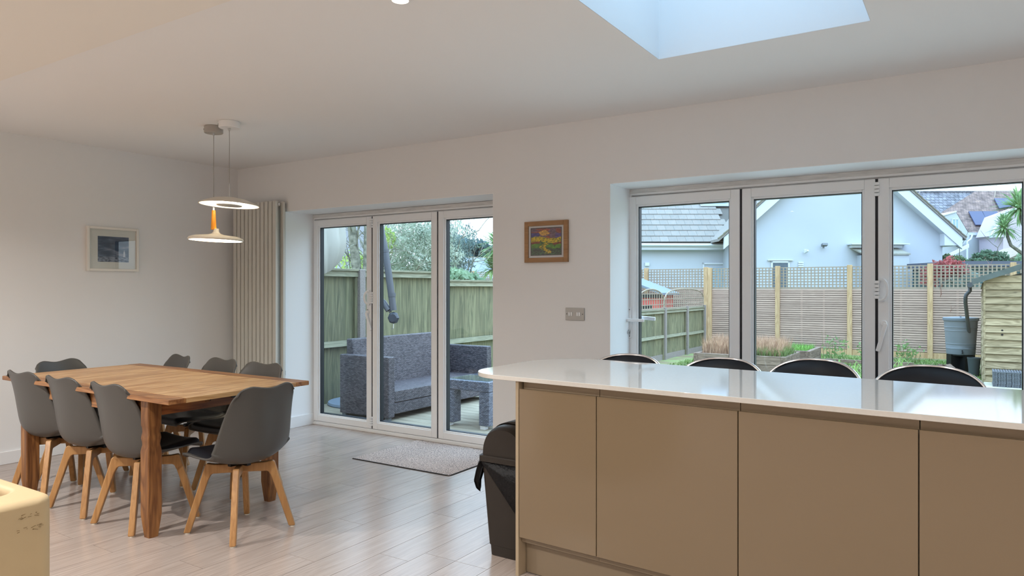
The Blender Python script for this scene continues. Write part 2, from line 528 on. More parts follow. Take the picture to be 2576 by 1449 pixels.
# ------------------------------------------------------------------ folding doors
def ring(b, x0, x1, z0, z1, w, y0, y1, mi=0, wb=None):
    wb = wb or w
    b.box(x0, x0 + w, y0, y1, z0, z1, mi); b.box(x1 - w, x1, y0, y1, z0, z1, mi)
    b.box(x0 + w, x1 - w, y0, y1, z1 - w, z1, mi); b.box(x0 + w, x1 - w, y0, y1, z0, z0 + wb, mi)

def door_set(name, left, right, top, edges, hinge_after, bead_white):
    b = B(); ring(b, left, right, .0, top, .045, DY + .004, DY + .075, wb=.03)
    ring(b, left + .005, right - .005, .004, top - .004, .062, DY + .03, DY + .06, wb=.04); b.box(left, right, DY - .012, DY + .004, 0, .022)
    fr = structure(name, b, M_upvc, bevel=.003)
    b = B(); b.box(left, right, DY - .006, DY + .004, top - .030, top - .002); b.box(left + .001, left + .012, DY - .005, DY + .004, .03, top - .04)
    mk('sealant_strip', b, M_seal, fr)
    for i in range(len(edges) - 1):
        a, c = edges[i] + .0075, edges[i + 1] - .0075
        z0, z1, w = .034, 1.945, .058
        b = B(); ring(b, a, c, z0, z1, w, DY - .006, DY + .068)
        s = mk('sash', b, M_upvc, fr, bevel=.004)
        b = B(); ring(b, a + w - .001, c - w + .001, z0 + w - .001, z1 - w + .001, .014, DY + .006, DY + .05)
        mk('glazing_bead', b, M_upvc, s, bevel=.003)
        g = w + .012
        b = B(); ring(b, a + g, c - g, z0 + g, z1 - g, .006, DY + .016, DY + .058)
        mk('gasket', b, M_gasket, s)
        b = B(); b.box(a + g, c - g, DY + .040, DY + .046, z0 + g, z1 - g)
        mk('pane', b, M_glass, s)
        if i:
            b = B(); b.box(edges[i] - .008, edges[i] + .008, DY + .004, DY + .06, .034, 1.945)
            mk('seal', b, M_gasket, fr)
    return fr

def hinge(fr, x, z, h, side, grip):
    """stack hinge; grip adds the D-shaped pull"""
    b = B()
    n = 5 if grip else 4
    for i in range(n):
        a = z + h * i / n
        b.box(x - .016 if side < 0 else x - .012, x + .012 if side < 0 else x + .016, DY - .024, DY - .002, a + .0015, a + h / n - .0015)
    o = mk('hinge', b, M_upvc, fr, bevel=.003)
    if grip:
        b = B(); r = .048; pts = []
        z0, z1 = z - .008, z + h + .008
        for k in range(13):
            t = k / 12 * math.pi
            pts.append((x + side * (.012 + r * math.sin(t) ** .7), DY - .02 - .02 * math.sin(t), (z0 + z1) / 2 + (z1 - z0) / 2 * math.cos(t)))
        b.tube(pts, .008, 8, flat=1.2)
        mk('pull_handle', b, M_upvc, fr, smooth=True)
    return o

def lever_down(fr, x, z, tilt):
    b = B()
    b.obox((x + tilt * .5, DY - .022, z - .09), (.022, .016, .17), Euler((0, -math.atan2(tilt, .085), 0)))
    b.lathe([(0, -.014), (.017, -.012), (.017, .012), (0, .014)], (x, DY - .014, z - .006), 14, axis=Euler((R(90), 0, 0)).to_matrix())
    mk('folding_handle', b, M_upvc, fr, bevel=.004)

E1 = [-5.285, -4.517, -3.765, -3.005]
d1 = door_set('door_1', O1[0] - .03, O1[1] + .03, 2.0, E1, 1, True)
hinge(d1, -4.517, 1.16, .105, -1, True); hinge(d1, -4.517, 1.84, .085, -1, False); hinge(d1, -4.517, .06, .085, -1, False)
lever_down(d1, -4.56, 1.09, .03)
b = B(); b.lathe([(0, 0), (.006, 0), (.006, .004), (0, .004)], (-4.565, DY - .008, 1.10), 10, axis=Euler((R(90), 0, 0)).to_matrix()); mk('screw_hole', b, M_gasket, d1)
E2 = [-2.045, -1.249, -.459, .325, 1.11]
d2 = door_set('door_2', O2[0] - .03, O2[1] + .03, 2.0, E2, 2, True)
hinge(d2, -.459, 1.235, .11, 1, True); hinge(d2, -.459, 1.84, .085, 1, False); hinge(d2, -.459, .06, .085, 1, False)
lever_down(d2, -.42, 1.10, -.022)
# lever handle on a long back plate with a key in the lock, first sash of the right-hand set
b = B(); b.box(-2.036, -2.008, DY - .016, DY - .005, .945, 1.165); mk('back_plate', b, M_upvc, d2, bevel=.009, seg=3)
b = B(); b.lathe([(0, -.02), (.013, -.02), (.013, .02), (0, .02)], (-2.022, DY - .03, 1.076), 14, axis=Euler((R(90), 0, 0)).to_matrix())
b.obox((-1.965, DY - .052, 1.074), (.135, .014, .021), None); mk('lever_handle', b, M_upvc, d2, bevel=.005)
b = B(); b.obox((-1.95, DY + .10, 1.085), (.15, .016, .026), Euler((0, R(4), 0))); b.box(-2.03, -2.014, DY + .07, DY + .10, 1.07, 1.10); mk('outer_lever', b, M_upvc, d2, bevel=.005)
b = B(); b.lathe([(0, -.01), (.009, -.01), (.009, .012), (0, .012)], (-2.022, DY - .02, .995), 12, axis=Euler((R(90), 0, 0)).to_matrix())
b.box(-2.026, -2.018, DY - .02, DY - .015, .97, .995); mk('lock_barrel', b, M_steel, d2)
b = B(); b.obox((-2.03, DY - .045, .99), (.026, .003, .018), Euler((0, R(30), 0))); mk('key', b, M_steel, d2)
b = B(); b.lathe([(0, -.002), (.003, -.002), (.003, .002), (0, .002)], (-2.022, DY - .0165, 1.147), 8, axis=Euler((R(90), 0, 0)).to_matrix())
mk('screw', b, M_gasket, d2)
b = B(); b.lathe([(0, -.002), (.003, -.002), (.003, .002), (0, .002)], (-2.022, DY - .0165, .96), 8, axis=Euler((R(90), 0, 0)).to_matrix()); mk('screw', b, M_gasket, d2)

# ------------------------------------------------------------------ ceiling lights
def downlight(x, y, label, gain=1.0):
    t = thing('downlight', (x, y, (H if y > 1.765 else H - .012)), label, 'ceiling light', 'recessed ceiling spotlights')
    b = B(); b.lathe([(.030, -.001), (.034, -.006), (.044, -.005), (.045, 0)], (0, 0, 0), 28)
    mk('bezel', b, M_white, t, smooth=True)
    b = B(); b.lathe([(0, -.003), (.030, -.003)], (0, 0, 0), 24)
    mk('lens', b, mat('downlight_lens', (1, 1, 1), emit=(1.0, .86, .62), estr=16), t)
    ld = bpy.data.lights.new('downlight_lamp', 'AREA'); ld.shape = 'DISK'; ld.size = .06; ld.energy = DOWN_W * gain; ld.color = DOWN_COL
    ld.spread = R(150)
    lo = bpy.data.objects.new('downlight_lamp', ld); COL.objects.link(lo); lo.parent = t; lo.location = (0, 0, -.010)
    return t
downlight(-1.905, 2.14, 'recessed round ceiling spotlight at the top edge above the bin', .5)
for x, y in ((-4.4, .55), (-2.2, .55), (.1, .55), (2.0, .55), (-4.4, -1.6), (-2.2, -1.6), (.1, -1.6), (2.0, -1.6), (2.2, 2.3)):
    downlight(x, y, 'recessed round ceiling spotlight over the room behind the view', 2.7 if x < -4 else 1.4 if x < -2 else .5 if y > 2 else 1.1)

# ------------------------------------------------------------------ pendants
M_disc = mat('pendant_diffuser', (1, .95, .85), emit=(1.0, .88, .64), estr=11.0)
M_lampm = mat('pendant_matt_white', srgb(222, 214, 200), rough=.5)
M_cord = mat('clear_cord', srgb(150, 146, 140), rough=.4)
def canopy(t, r, h, m):
    b = B(); b.lathe([(0, -h), (r - .004, -h), (r, -h + .004), (r, -.004), (r - .003, -.0), (0, 0)], (0, 0, 0), 36)
    c = mk('ceiling_rose', b, m, t, smooth=True)
    b = B()
    for a in (-1.0, -.85, -.7):
        b.obox((r * math.sin(a) * 1.0, -r * math.cos(a) * 1.0, -h * .5), (.004, .004, .012), Euler((0, 0, a)))
    mk('slot', b, M_gasket, c)
    b = B(); b.lathe([(0, -h - .016), (.006, -h - .016), (.007, -h), (0, -h)], (0, 0, 0), 12); mk('cord_grip', b, M_steel, t)
tl1 = Euler((R(-1.5), R(1.1), 0)).to_matrix()
P1 = thing('pendant_lamp', (-4.520, 3.105, H), 'lower cream disc pendant with orange wooden neck over the dining table', 'pendant lamp')
canopy(P1, .064, .050, mat('grey_rose', srgb(168, 162, 155), rough=.5))
b = B(); b.tube([(0, 0, -.06), (.001, 0, -.22), (-.002, 0, -.30), (.002, 0, -.36), (0, 0, -.60)], .0022, 6); mk('cord', b, M_cord, P1, smooth=True)
b = B(); b.tube([(0, 0, -.565), (0, 0, -.605)], [.007, .006], 12); mk('collar', b, M_white, P1, smooth=True)
b = B(); b.tube([(0, 0, -.598), (0, 0, -.735)], [.0125, .0185], 20); mk('wooden_neck', b, wood('orange_wood', srgb(236, 160, 52), srgb(214, 130, 32), 'Z', rough=.4, ring=.2), P1, smooth=True)
b = B(); b.lathe([(.0185, .067), (.020, .045), (.030, .032), (.055, .023), (.10, .018), (.15, .012), (.178, .003), (.186, -.008), (.184, -.016), (.176, -.018)], (.012, .010, -.795), 64, axis=tl1); mk('shade', b, M_lampm, P1, smooth=True)
b = B(); b.lathe([(.176, -.017), (.10, -.019), (0, -.019)], (.012, .010, -.795), 64, axis=tl1); mk('diffuser', b, M_disc, P1, smooth=True)
P2 = thing('pendant_lamp', (-4.300, 3.075, H), 'upper wide tilted white disc pendant hanging from the white ceiling rose', 'pendant lamp')
canopy(P2, .070, .046, M_white)
b = B(); b.tube([(0, 0, -.056), (.002, 0, -.15), (0, 0, -.30), (.003, 0, -.44)], .0022, 6); mk('cord', b, M_cord, P2, smooth=True)
b = B(); b.tube([(.003, 0, -.43), (.003, 0, -.525)], .0045, 12); mk('rod', b, M_steel, P2, smooth=True)
tilt = Euler((R(-2.5), R(1.1), 0)).to_matrix()
b = B(); b.lathe([(0, .022), (.04, .020), (.11, .008), (.16, -.010), (.196, -.028), (.198, -.033), (.193, -.033), (.16, -.016), (.09, -.008), (.075, -.008)], (.003, 0, -.545), 64, axis=tilt); mk('shade', b, M_lampm, P2, smooth=True)
b = B(); b.lathe([(.192, -.0325), (.16, -.0195), (.09, -.0105), (.085, -.0105)], (.003, 0, -.545), 64, axis=tilt); mk('inner_reflector', b, mat('lit_inside', (1, .93, .8), emit=(1.0, .90, .66), estr=.85), P2, smooth=True)
b = B(); b.lathe([(.078, -.008), (.078, -.030), (0, -.031)], (.003, 0, -.545), 48, axis=tilt); mk('light_ring', b, mat('lamp_core', (1, 1, 1), emit=(1, .93, .78), estr=30), P2, smooth=True)
b = B(); b.lathe([(.080, -.030), (.084, -.031), (.083, -.037), (0, -.038)], (.003, 0, -.545), 48, axis=tilt); mk('cover_ring', b, M_steel, P2, smooth=True)

# ------------------------------------------------------------------ radiator, pictures, switch
T = (-5.58, 4.30, .30)
rad = thing('radiator', T, 'tall white-grey vertical column radiator in the corner beside the folding doors', 'radiator')
top = 2.093
b = B(); b.box(-.0225, .0225, -.014, .014, 0, top - .30)
cm = link('column', b.mesh('column'), M_rad, rad, bevel=.006)
for i in range(11):
    o = cm if i == 0 else cm.copy()
    if i: COL.objects.link(o)
    o.location = (-5.861 - T[0] + i * .0565, 4.262 - T[1], 0)
for i in range(11):
    o = cm.copy(); COL.objects.link(o); o.location = (-5.861 - T[0] + i * .0565 + (.02 if i == 10 else 0), 4.330 - T[1], -.004)
for z in (top - .03, .34):
    b = B(); b.tube([(-5.88, 4.296, z), (-5.288, 4.296, z)], .019, 12); mk('header_pipe', b, M_rad, rad, at=T, smooth=True)
b = B(); b.lathe([(0, -.004), (.011, -.004), (.012, .006), (0, .006)], (-5.286, 4.296, top - .03), 14, axis=Euler((0, R(90), 0)).to_matrix()); mk('bleed_valve', b, M_chrome, rad, at=T, smooth=True)
for x, z in ((-5.30, top - .06), (-5.86, top - .06), (-5.30, .5)):
    b = B(); b.box(x, x + .015, 4.345, 4.37, z, z + .04); mk('wall_bracket', b, M_blk, rad, at=T)
for x in (-5.85, -5.31):
    b = B(); b.tube([(x, 4.296, .34), (x, 4.296, .2), (x, 4.296, 0)], .008, 10); mk('pipe', b, M_chrome, rad, at=T, smooth=True)

# lighthouse photograph in a white frame on the left wall
PX = XL
pic = thing('framed_photograph', (PX, 3.166, 1.62), 'white framed photograph of a lighthouse under dark blue clouds on the left wall', 'picture')
def yz(y, z, x): return (x, y, z)
y0, y1, z0, z1 = -.211, .211, -.181, .181
b = B(); w = .020
b.box(0, .028, y0, y0 + w, z0, z1); b.box(0, .028, y1 - w, y1, z0, z1); b.box(0, .028, y0 + w, y1 - w, z1 - w, z1); b.box(0, .028, y0 + w, y1 - w, z0, z0 + w)
mk('frame', b, mat('white_frame', srgb(226, 222, 214), rough=.4), pic, bevel=.002)
b = B(); b.box(.002, .012, y0 + w, y1 - w, z0 + w, z1 - w); mk('mount', b, mat('mount_card', srgb(228, 226, 218), rough=.8), pic)
def print_mat():
    m = bpy.data.materials.new('stormy_print'); m.use_nodes = True
    n, l = m.node_tree.nodes, m.node_tree.links; p = n['Principled BSDF']; p.inputs['Roughness'].default_value = .6
    tc = n.new('ShaderNodeTexCoord'); mp = n.new('ShaderNodeMapping'); mp.inputs['Scale'].default_value = (1, 9, 30)
    l.new(tc.outputs['Object'], mp.inputs[0]); no = n.new('ShaderNodeTexNoise'); no.inputs['Scale'].default_value = 1.0; no.inputs['Detail'].default_value = 5; l.new(mp.outputs[0], no.inputs['Vector'])
    cr = n.new('ShaderNodeValToRGB'); e = cr.color_ramp.elements
    e[0].position = .42; e[0].color = (*srgb(52, 68, 92), 1); e[1].position = .72; e[1].color = (*srgb(150, 152, 165), 1)
    x = e.new(.55); x.color = (*srgb(78, 92, 116), 1)
    l.new(no.outputs['Fac'], cr.inputs[0]); l.new(cr.outputs[0], p.inputs['Base Color'])
    return m
b = B(); b.box(.012, .0125, -.122, .132, -.105, .105)                                        # sky print
mk('print', b, print_mat(), pic)
b = B()
b.box(.0125, .0128, -.122, .132, -.105, -.062)
mk('sea_print', b, mat('rocks_print', srgb(54, 62, 80), rough=.6, col2=srgb(140, 148, 165), vscale=40, stretch=(1, 1, 3), lo=.45, hi=.6), pic)
b = B(); b.prism([(.0129, .083, -.062), (.0129, .103, -.062), (.0129, .0985, -.016), (.0129, .0875, -.016)], (.0003, 0, 0)); b.box(.0129, .0132, .090, .096, -.014, -.006)
mk('lighthouse_print', b, mat('lighthouse_white', srgb(200, 200, 205), rough=.6), pic)
b = B(); b.box(.016, .018, y0 + w, y1 - w, z0 + w, z1 - w); mk('glass', b, glass('picture_glass', (.97, .98, .98), .05, .7), pic)

# painting of yellow and green hills in an oak frame between the two sets of doors
pt = thing('framed_painting', (-2.515, YB, 1.628), 'oak framed painting of yellow and green hills between the two sets of doors', 'picture')
x0, x1, z0, z1, w = -.176, .176, -.146, .146, .033
b = B(); b.box(x0, x0 + w, -.022, 0, z0, z1); b.box(x1 - w, x1, -.022, 0, z0, z1); b.box(x0 + w, x1 - w, -.022, 0, z1 - w, z1); b.box(x0 + w, x1 - w, -.022, 0, z0, z0 + w)
mk('frame', b, wood('oak_frame', srgb(166, 128, 90), srgb(134, 98, 64), 'X', rough=.45, ring=.25), pt, bevel=.002)
b = B(); b.box(x0 + w, x1 - w, -.012, -.002, z0 + w, z1 - w); mk('mount', b, mat('pale_mount', srgb(222, 218, 220), rough=.8), pt)
bm = bmesh.new(); cl = bm.loops.layers.float_color.new('paint')
NX, NZ = 84, 72; px0, px1, pz0, pz1 = -.122, .120, -.092, .094
def paint(u, v):
    s = Vector((u * 3.2, v * 3.2, 1.7)); wv = noise.noise_vector(s) * .12
    n1 = noise.fractal(Vector((u * 5 + wv.x * 6, v * 9 + wv.y * 6, .3)), 1.0, 2.0, 4)
    n2 = noise.fractal(Vector((u * 14, v * 22, 4.1)), 1.0, 2.0, 3)
    hor = .66 + .06 * math.sin(u * 5.5 + .6) + .05 * (u - .5)
    if v > hor:
        if math.hypot((u - .43) * 1.0, (v - .80) * 1.5) < .16 + n1 * .1: c = (214, 160, 70)
        elif u < .28 and v < .84: c = (64, 62, 130)
        elif u > .82 and v < .80: c = (96, 74, 140)
        elif n1 > .0: c = (150, 70, 48)
        else: c = (112, 84, 104)
    else:
        d = (hor - v) / hor
        if d < .28: c = (206, 176, 30) if n2 > -.25 else (92, 120, 30)
        elif d < .40 and (u < .3 or .72 < u): c = (128, 56, 28)
        elif abs(u - .48 - .1 * math.sin(v * 16)) < .10 and d < .92: c = (196, 164, 28) if n2 > -.1 else (110, 128, 40)
        elif d < .62: c = (84, 138, 34) if n1 > -.15 else (34, 74, 26)
        else: c = (40, 84, 44) if n2 > 0 else (12, 28, 24)
    k = 1 + .35 * n2
    return srgb(*[min(255, max(0, x * k)) for x in c])
vs = [[bm.verts.new((px0 + (px1 - px0) * i / NX, -.0135, pz0 + (pz1 - pz0) * j / NZ)) for j in range(NZ + 1)] for i in range(NX + 1)]
for i in range(NX):
    for j in range(NZ):
        fc = bm.faces.new([vs[i][j], vs[i + 1][j], vs[i + 1][j + 1], vs[i][j + 1]])
        for lp in fc.loops:
            co = lp.vert.co
            lp[cl] = (*paint((co.x - px0) / (px1 - px0), (co.z - pz0) / (pz1 - pz0)), 1)
me = bpy.data.meshes.new('canvas'); bm.to_mesh(me); bm.free()
mp_ = bpy.data.materials.new('oil_paint'); mp_.use_nodes = True
at_ = mp_.node_tree.nodes.new('ShaderNodeAttribute'); at_.attribute_name = 'paint'
mp_.node_tree.links.new(at_.outputs['Color'], mp_.node_tree.nodes['Principled BSDF'].inputs['Base Color'])
mp_.node_tree.nodes['Principled BSDF'].inputs['Roughness'].default_value = .5
link('painted_print', me, mp_, pt)
b = B(); b.box(-.128, .126, -.0132, -.0122, -.098, .100); mk('print_border', b, mat('dark_border', (.03, .03, .03)), pt)
b = B(); b.box(x0 + w, x1 - w, -.018, -.016, z0 + w, z1 - w); mk('glass', b, glass('picture_glass'), pt)

sw = thing('light_switch', (-2.29, YB, 1.12), 'pale double light switch plate below the oak framed painting', 'light switch')
b = B(); b.box(-.073, .073, -.009, 0, -.043, .043); mk('plate', b, mat('satin_plate', srgb(176, 174, 170), rough=.35, metal=.35), sw, bevel=.003)
for x in (-.041, -.024, .021, .038):
    b = B(); b.obox((x, -.0105, 0), (.0135, .006, .026), Euler((R(4), 0, 0))); mk('rocker', b, M_white, sw, bevel=.0015)
for x in (-.061, .061):
    b = B(); b.lathe([(0, -.001), (.0032, -.001), (.0032, .001), (0, .001)], (x, -.0095, 0), 10, axis=Euler((R(90), 0, 0)).to_matrix()); mk('screw', b, M_blk, sw)

# door mat
m_ = thing('door_mat', (-3.48, 4.27, 0), 'speckled beige rectangular mat on the floor in front of the left folding doors', 'mat')
b = B()
def matf(u, v):
    return Vector((-.46 + .92 * u, -.375 + .76 * v, .007 + .0012 * math.sin(u * 31) * math.sin(v * 17)))
g = b.grid(matf, 24, 20)
mk('pile', b, mat('speckled_pile', srgb(226, 208, 198), rough=.95, col2=srgb(142, 126, 120), vscale=120, lo=.38, hi=.58, bump=.8, bscale=260, detail=2), m_, smooth=True)
b = B(); b.prism([(-.465, -.38, 0), (.435, -.38, 0), (.465, -.35, 0), (.465, .39, 0), (-.465, .39, 0)], (0, 0, .0055)); mk('backing', b, mat('mat_rubber', (.03, .028, .03), rough=.8), m_)
# ================================================================== dining table
TZ = .745
TX0, TX1, TY0, TY1 = -5.14, -3.325, 2.035, 2.925
T = ((TX0 + TX1) / 2, (TY0 + TY1) / 2, 0)
tbl = thing('dining_table', T, 'large waxed pine dining table in front of the left wall, ringed by grey chairs', 'table')
def pine(x0, x1, y0, y1, z0, z1, m, name='tabletop_board', bevel=.004):
    b = B(); b.box(-(x1 - x0) / 2, (x1 - x0) / 2, -(y1 - y0) / 2, (y1 - y0) / 2, -(z1 - z0) / 2, (z1 - z0) / 2)
    o = link(name, b.mesh(name), m, tbl, bevel=bevel)
    o.location = ((x0 + x1) / 2 - T[0], (y0 + y1) / 2 - T[1], (z0 + z1) / 2)
    return o
g = .0012
xs = [TX0, TX0 + .07, -4.90 + .0, -4.62, -4.30, -3.98, -3.66, TX1 - .055, TX1]
sb = .095
for y0, y1 in ((TY0, TY0 + sb), (TY1 - sb, TY1)):
    pine(TX0, -4.235 - g, y0, y1, TZ - .026, TZ, M_pine_x); pine(-4.235, TX1, y0, y1, TZ - .026, TZ, M_pine_x)
for i in range(len(xs) - 1):
    pine(xs[i] + g, xs[i + 1] - g, TY0 + sb + g, TY1 - sb - g, TZ - .026, TZ - .0003, M_pine, bevel=.0015)
def table_leg(x, y):
    b = B(); prev = None
    prof = [(.719, .045), (.585, .045), (.572, .041), (.548, .039), (.530, .043), (.515, .0445), (.500, .041), (.482, .0395), (.462, .044), (.445, .0465), (.12, .0465), (.085, .042), (0, .031)]
    for z, r in prof:
        r *= .82; c = .005
        pts = [(-r + c, -r), (r - c, -r), (r, -r + c), (r, r - c), (r - c, r), (-r + c, r), (-r, r - c), (-r, -r + c)]
        ringv = [b.bm.verts.new((px, py, z)) for px, py in pts]
        if prev:
            for j in range(8): b._f([prev[j], prev[(j + 1) % 8], ringv[(j + 1) % 8], ringv[j]])
        else: b._f(ringv)
        prev = ringv
    b._f(list(reversed(prev)))
    return b.mesh('leg', smooth=True, angle=40)
lm = table_leg(0, 0)
for x in (-4.935, -3.600):
    for y in (2.108, 2.858):
        o = link('leg', lm, M_pine_z, tbl); o.location = (x - T[0], y - T[1], 0)
for y in (2.10, 2.865): pine(-4.900, -3.634, y - .011, y + .011, .63, .719, M_pine_x, 'apron', .002)
for x in (-4.945, -3.590): pine(x - .011, x + .011, 2.143, 2.823, .63, .719, wood('apron_pine', srgb(172, 108, 58), srgb(112, 58, 26), 'Y', rough=.42, knots=1.0), 'apron', .002)
for y in (2.42, 2.58):
    b = B(); b.lathe([(0, 0), (.016, 0), (.018, .012), (0, .014)], (-3.578 - T[0], y - T[1], .685), 14, axis=Euler((0, R(90), 0)).to_matrix()); mk('catch', b, M_blk, tbl, smooth=True)
for y in (2.3, 2.66): pine(-3.60, -3.40, y - .015, y + .015, .695, .718, M_pine_x, 'leaf_bearer', .002)

# ================================================================== dining chairs
PROF = [(.215, .393), (.207, .404), (.185, .409), (.11, .400), (.03, .387), (-.05, .378), (-.105, .380), (-.147, .397), (-.174, .432), (-.190, .487), (-.203, .57), (-.214, .65), (-.226, .72), (-.236, .765), (-.243, .795)]
WID = [.165, .195, .212, .226, .234, .240, .243, .244, .242, .236, .224, .210, .198, .188, .177]
CURL = [.012, .016, .020, .030, .042, .056, .070, .082, .088, .084, .074, .060, .048, .038, .030]
def interp(L, v):
    t = v * (len(L) - 1); i = min(int(t), len(L) - 2); f = t - i
    def g(k): return L[max(0, min(len(L) - 1, k))]
    def cr(a, b_, c, d):
        return .5 * ((2 * b_) + (-a + c) * f + (2 * a - 5 * b_ + 4 * c - d) * f * f + (-a + 3 * b_ - 3 * c + d) * f ** 3)
    if isinstance(L[0], tuple):
        return tuple(cr(g(i - 1)[k], g(i)[k], g(i + 1)[k], g(i + 2)[k]) for k in range(len(L[0])))
    return cr(g(i - 1), g(i), g(i + 1), g(i + 2))
def shell_pt(u, v, off=0.0):
    y, z = interp(PROF, v); e = .002
    ya, za = interp(PROF, min(1, v + e)); yb, zb = interp(PROF, max(0, v - e))
    t = Vector((0, ya - yb, za - zb)).normalized(); nrm = Vector((0, -t.z, t.y))
    nrm = Vector((0, t.z, -t.y))
    if nrm.z < 0 and v < .5: nrm = -nrm
    if nrm.y < 0 and v >= .5: nrm = -nrm
    w = interp(WID, v); c = interp(CURL, v)
    a = abs(u)
    p = Vector((u * w, y, z)) + nrm * (c * a ** 2.1 + off)
    if v > .62:
        k = min(1, (v - .62) / .38)
        dip = .5 + .5 * math.cos(math.pi * min(a, .62) / .62)
        q_ = min(1, max(0, a - .55) / .45)
        p.z -= k * k * .013 * dip + max(0, (v - .74) / .26) ** 1.6 * .052 * (1 - math.sqrt(max(0, 1 - q_ * q_)))
    return p
def make_chair():
    t = thing('dining_chair', (0, 0, 0), 'x', 'chair', 'grey shell chairs around the dining table')
    b = B(); b.grid(lambda a, c: shell_pt(a * 2 - 1, c), 28, 44)
    link('shell', b.mesh('shell', smooth=True, angle=80), M_shell, t, solid=.009)
    b = B()
    def pad(a, c):
        u = (a * 2 - 1); v = .055 + c * .50
        edge = min(1, (1 - abs(u)) / .16) * min(1, c / .12, (1 - c) / .10)
        return shell_pt(u * .86, v, .005 + .026 * max(0, edge) ** .45)
    b.grid(pad, 22, 26)
    link('seat_pad', b.mesh('seat_pad', smooth=True, angle=80), M_pad, t)
    for i in range(4):
        a = R(45 + 90 * i)
        d = Vector((math.cos(a), math.sin(a), 0)); n = Vector((-math.sin(a), math.cos(a), 0))
        out = [(.283, 0), (.249, 0), (.160, .272), (.146, .300), (.136, .306), (.004, .308), (.004, .352), (.13, .356), (.166, .362), (.176, .352)]
        pts = [d * r + Vector((0, 0, z + .006)) - n * .016 for r, z in out]
        b = B(); b.prism(pts, n * .032)
        lg = link('leg', b.mesh('leg'), M_beech, t, bevel=.006)
        b = B(); c0 = d * .266; b.lathe([(0, 0), (.013, 0), (.013, .007), (0, .007)], c0, 12); mk('glide', b, mat('clear_felt', (.7, .65, .55), rough=.4), lg)
    b = B(); b.box(-.07, .07, -.012, .012, .354, .374); b.box(-.012, .012, -.07, .07, .3545, .3745); mk('mounting_plate', b, M_blk, t)
    return t
chair = make_chair()
spots = [
    ((-4.86, 2.24), 2, 'grey shell chair on the near long side of the table, closest to the left wall'),
    ((-4.375, 2.24), 1, 'middle grey shell chair of the three backs along the near long side of the table'),
    ((-3.865, 2.235), 0, 'grey shell chair on the near long side, beside the front table leg'),
    ((-3.295, 2.425), 91, 'grey shell chair at the end of the table nearest the folding doors'),
    ((-5.155, 2.53), -74, 'grey shell chair at the far end of the table against the left wall'),
    ((-5.02, 2.93), 170, 'grey shell chair on the far long side, closest to the left wall'),
    ((-4.50, 2.94), 177, 'middle grey shell chair on the far long side, left of the radiator'),
    ((-4.00, 2.92), 183, 'grey shell chair on the far long side, in front of the radiator'),
]
for i, ((x, y), a, lab) in enumerate(spots):
    if i == 0:
        chair.location = (x, y, 0); chair.rotation_euler = (0, 0, R(a)); chair['label'] = lab
    else:
        dup(chair, (x, y, 0), R(a), lab)

# ================================================================== kitchen island
IP = (-1.726, 2.715, 0); IA = R(-3.6)
WZ0, WZ1 = .880, .900
edges = [.0175, .4165, 1.012, 1.594, 2.19]
labs = ['narrow cashmere island base unit at the left end of the white worktop', 'second cashmere island base unit from the left end of the worktop',
        'third cashmere island base unit from the left, the widest door in full view', 'rightmost cashmere island base unit, cut off by the island']
for i in range(4):
    a, c = edges[i], edges[i + 1]
    u = thing('base_cabinet', IP, labs[i], 'kitchen cabinet', 'island base cabinets', rz=IA)
    b = B(); b.box(a + .0005, c - .0005, .024, .60, .150, .843); b.box(a + .0005, c - .0005, .10, .60, .843, .8795); mk('body', b, M_cash2, u)
    b = B(); b.box(a + .0018, c - .0018, 0, .0195, .176, .846); mk('door', b, M_cash, u, bevel=.0018)
    b = B(); b.box(a + (.006 if i == 0 else .0015), c - .0015, .030, .098, .8435, .8795); mk('handle_channel', b, mat('channel_taupe', srgb(160, 142, 118), rough=.4), u)
ep = thing('end_panel', IP, 'narrow upright cashmere end panel beside the dark bin', 'panel', rz=IA)
b = B(); b.box(0, .0165, -.001, .605, 0, .8795); mk('board', b, mat('cashmere_edge', srgb(172, 154, 128), rough=.3), ep, bevel=.0008)
pl = thing('plinth', IP, 'low recessed cashmere kick board under the island doors', 'kick board', rz=IA)
b = B(); b.box(.019, 2.19, .056, .072, .004, .149); mk('board', b, M_cash2, pl)
# worktop
def rounded(pts, rad, seg=14):
    out = []
    k = len(pts)
    for i in range(k):
        p0, p1, p2 = Vector(pts[i - 1]), Vector(pts[i]), Vector(pts[(i + 1) % k]); r = rad[i]
        if r <= 0: out.append(p1); continue
        d0, d2 = (p0 - p1).normalized(), (p2 - p1).normalized()
        ang = d0.angle(d2); t = r / math.tan(ang / 2)
        c = p1 + (d0 + d2).normalized() * (r / math.sin(ang / 2))
        a, e = p1 + d0 * t - c, p1 + d2 * t - c
        tot = a.angle(e); sgn = 1 if a.x * e.y - a.y * e.x > 0 else -1
        for j in range(seg + 1):
            th = sgn * tot * j / seg
            out.append(c + Vector((a.x * math.cos(th) - a.y * math.sin(th), a.x * math.sin(th) + a.y * math.cos(th))))
    return out
wt = thing('worktop', (-.6, 3.1, WZ0), 'long polished white quartz island worktop with rounded left corners', 'worktop')
pl_ = rounded([(-2.03, 2.720), (.72, 2.540), (.72, 3.378), (-2.036, 3.640)], [.21, .05, .05, .30])
b = B(); b.prism([(p.x, p.y, WZ0) for p in pl_], (0, 0, WZ1 - WZ0))
mk('slab', b, M_quartz, wt, at=(-.6, 3.1, WZ0), bevel=.002)

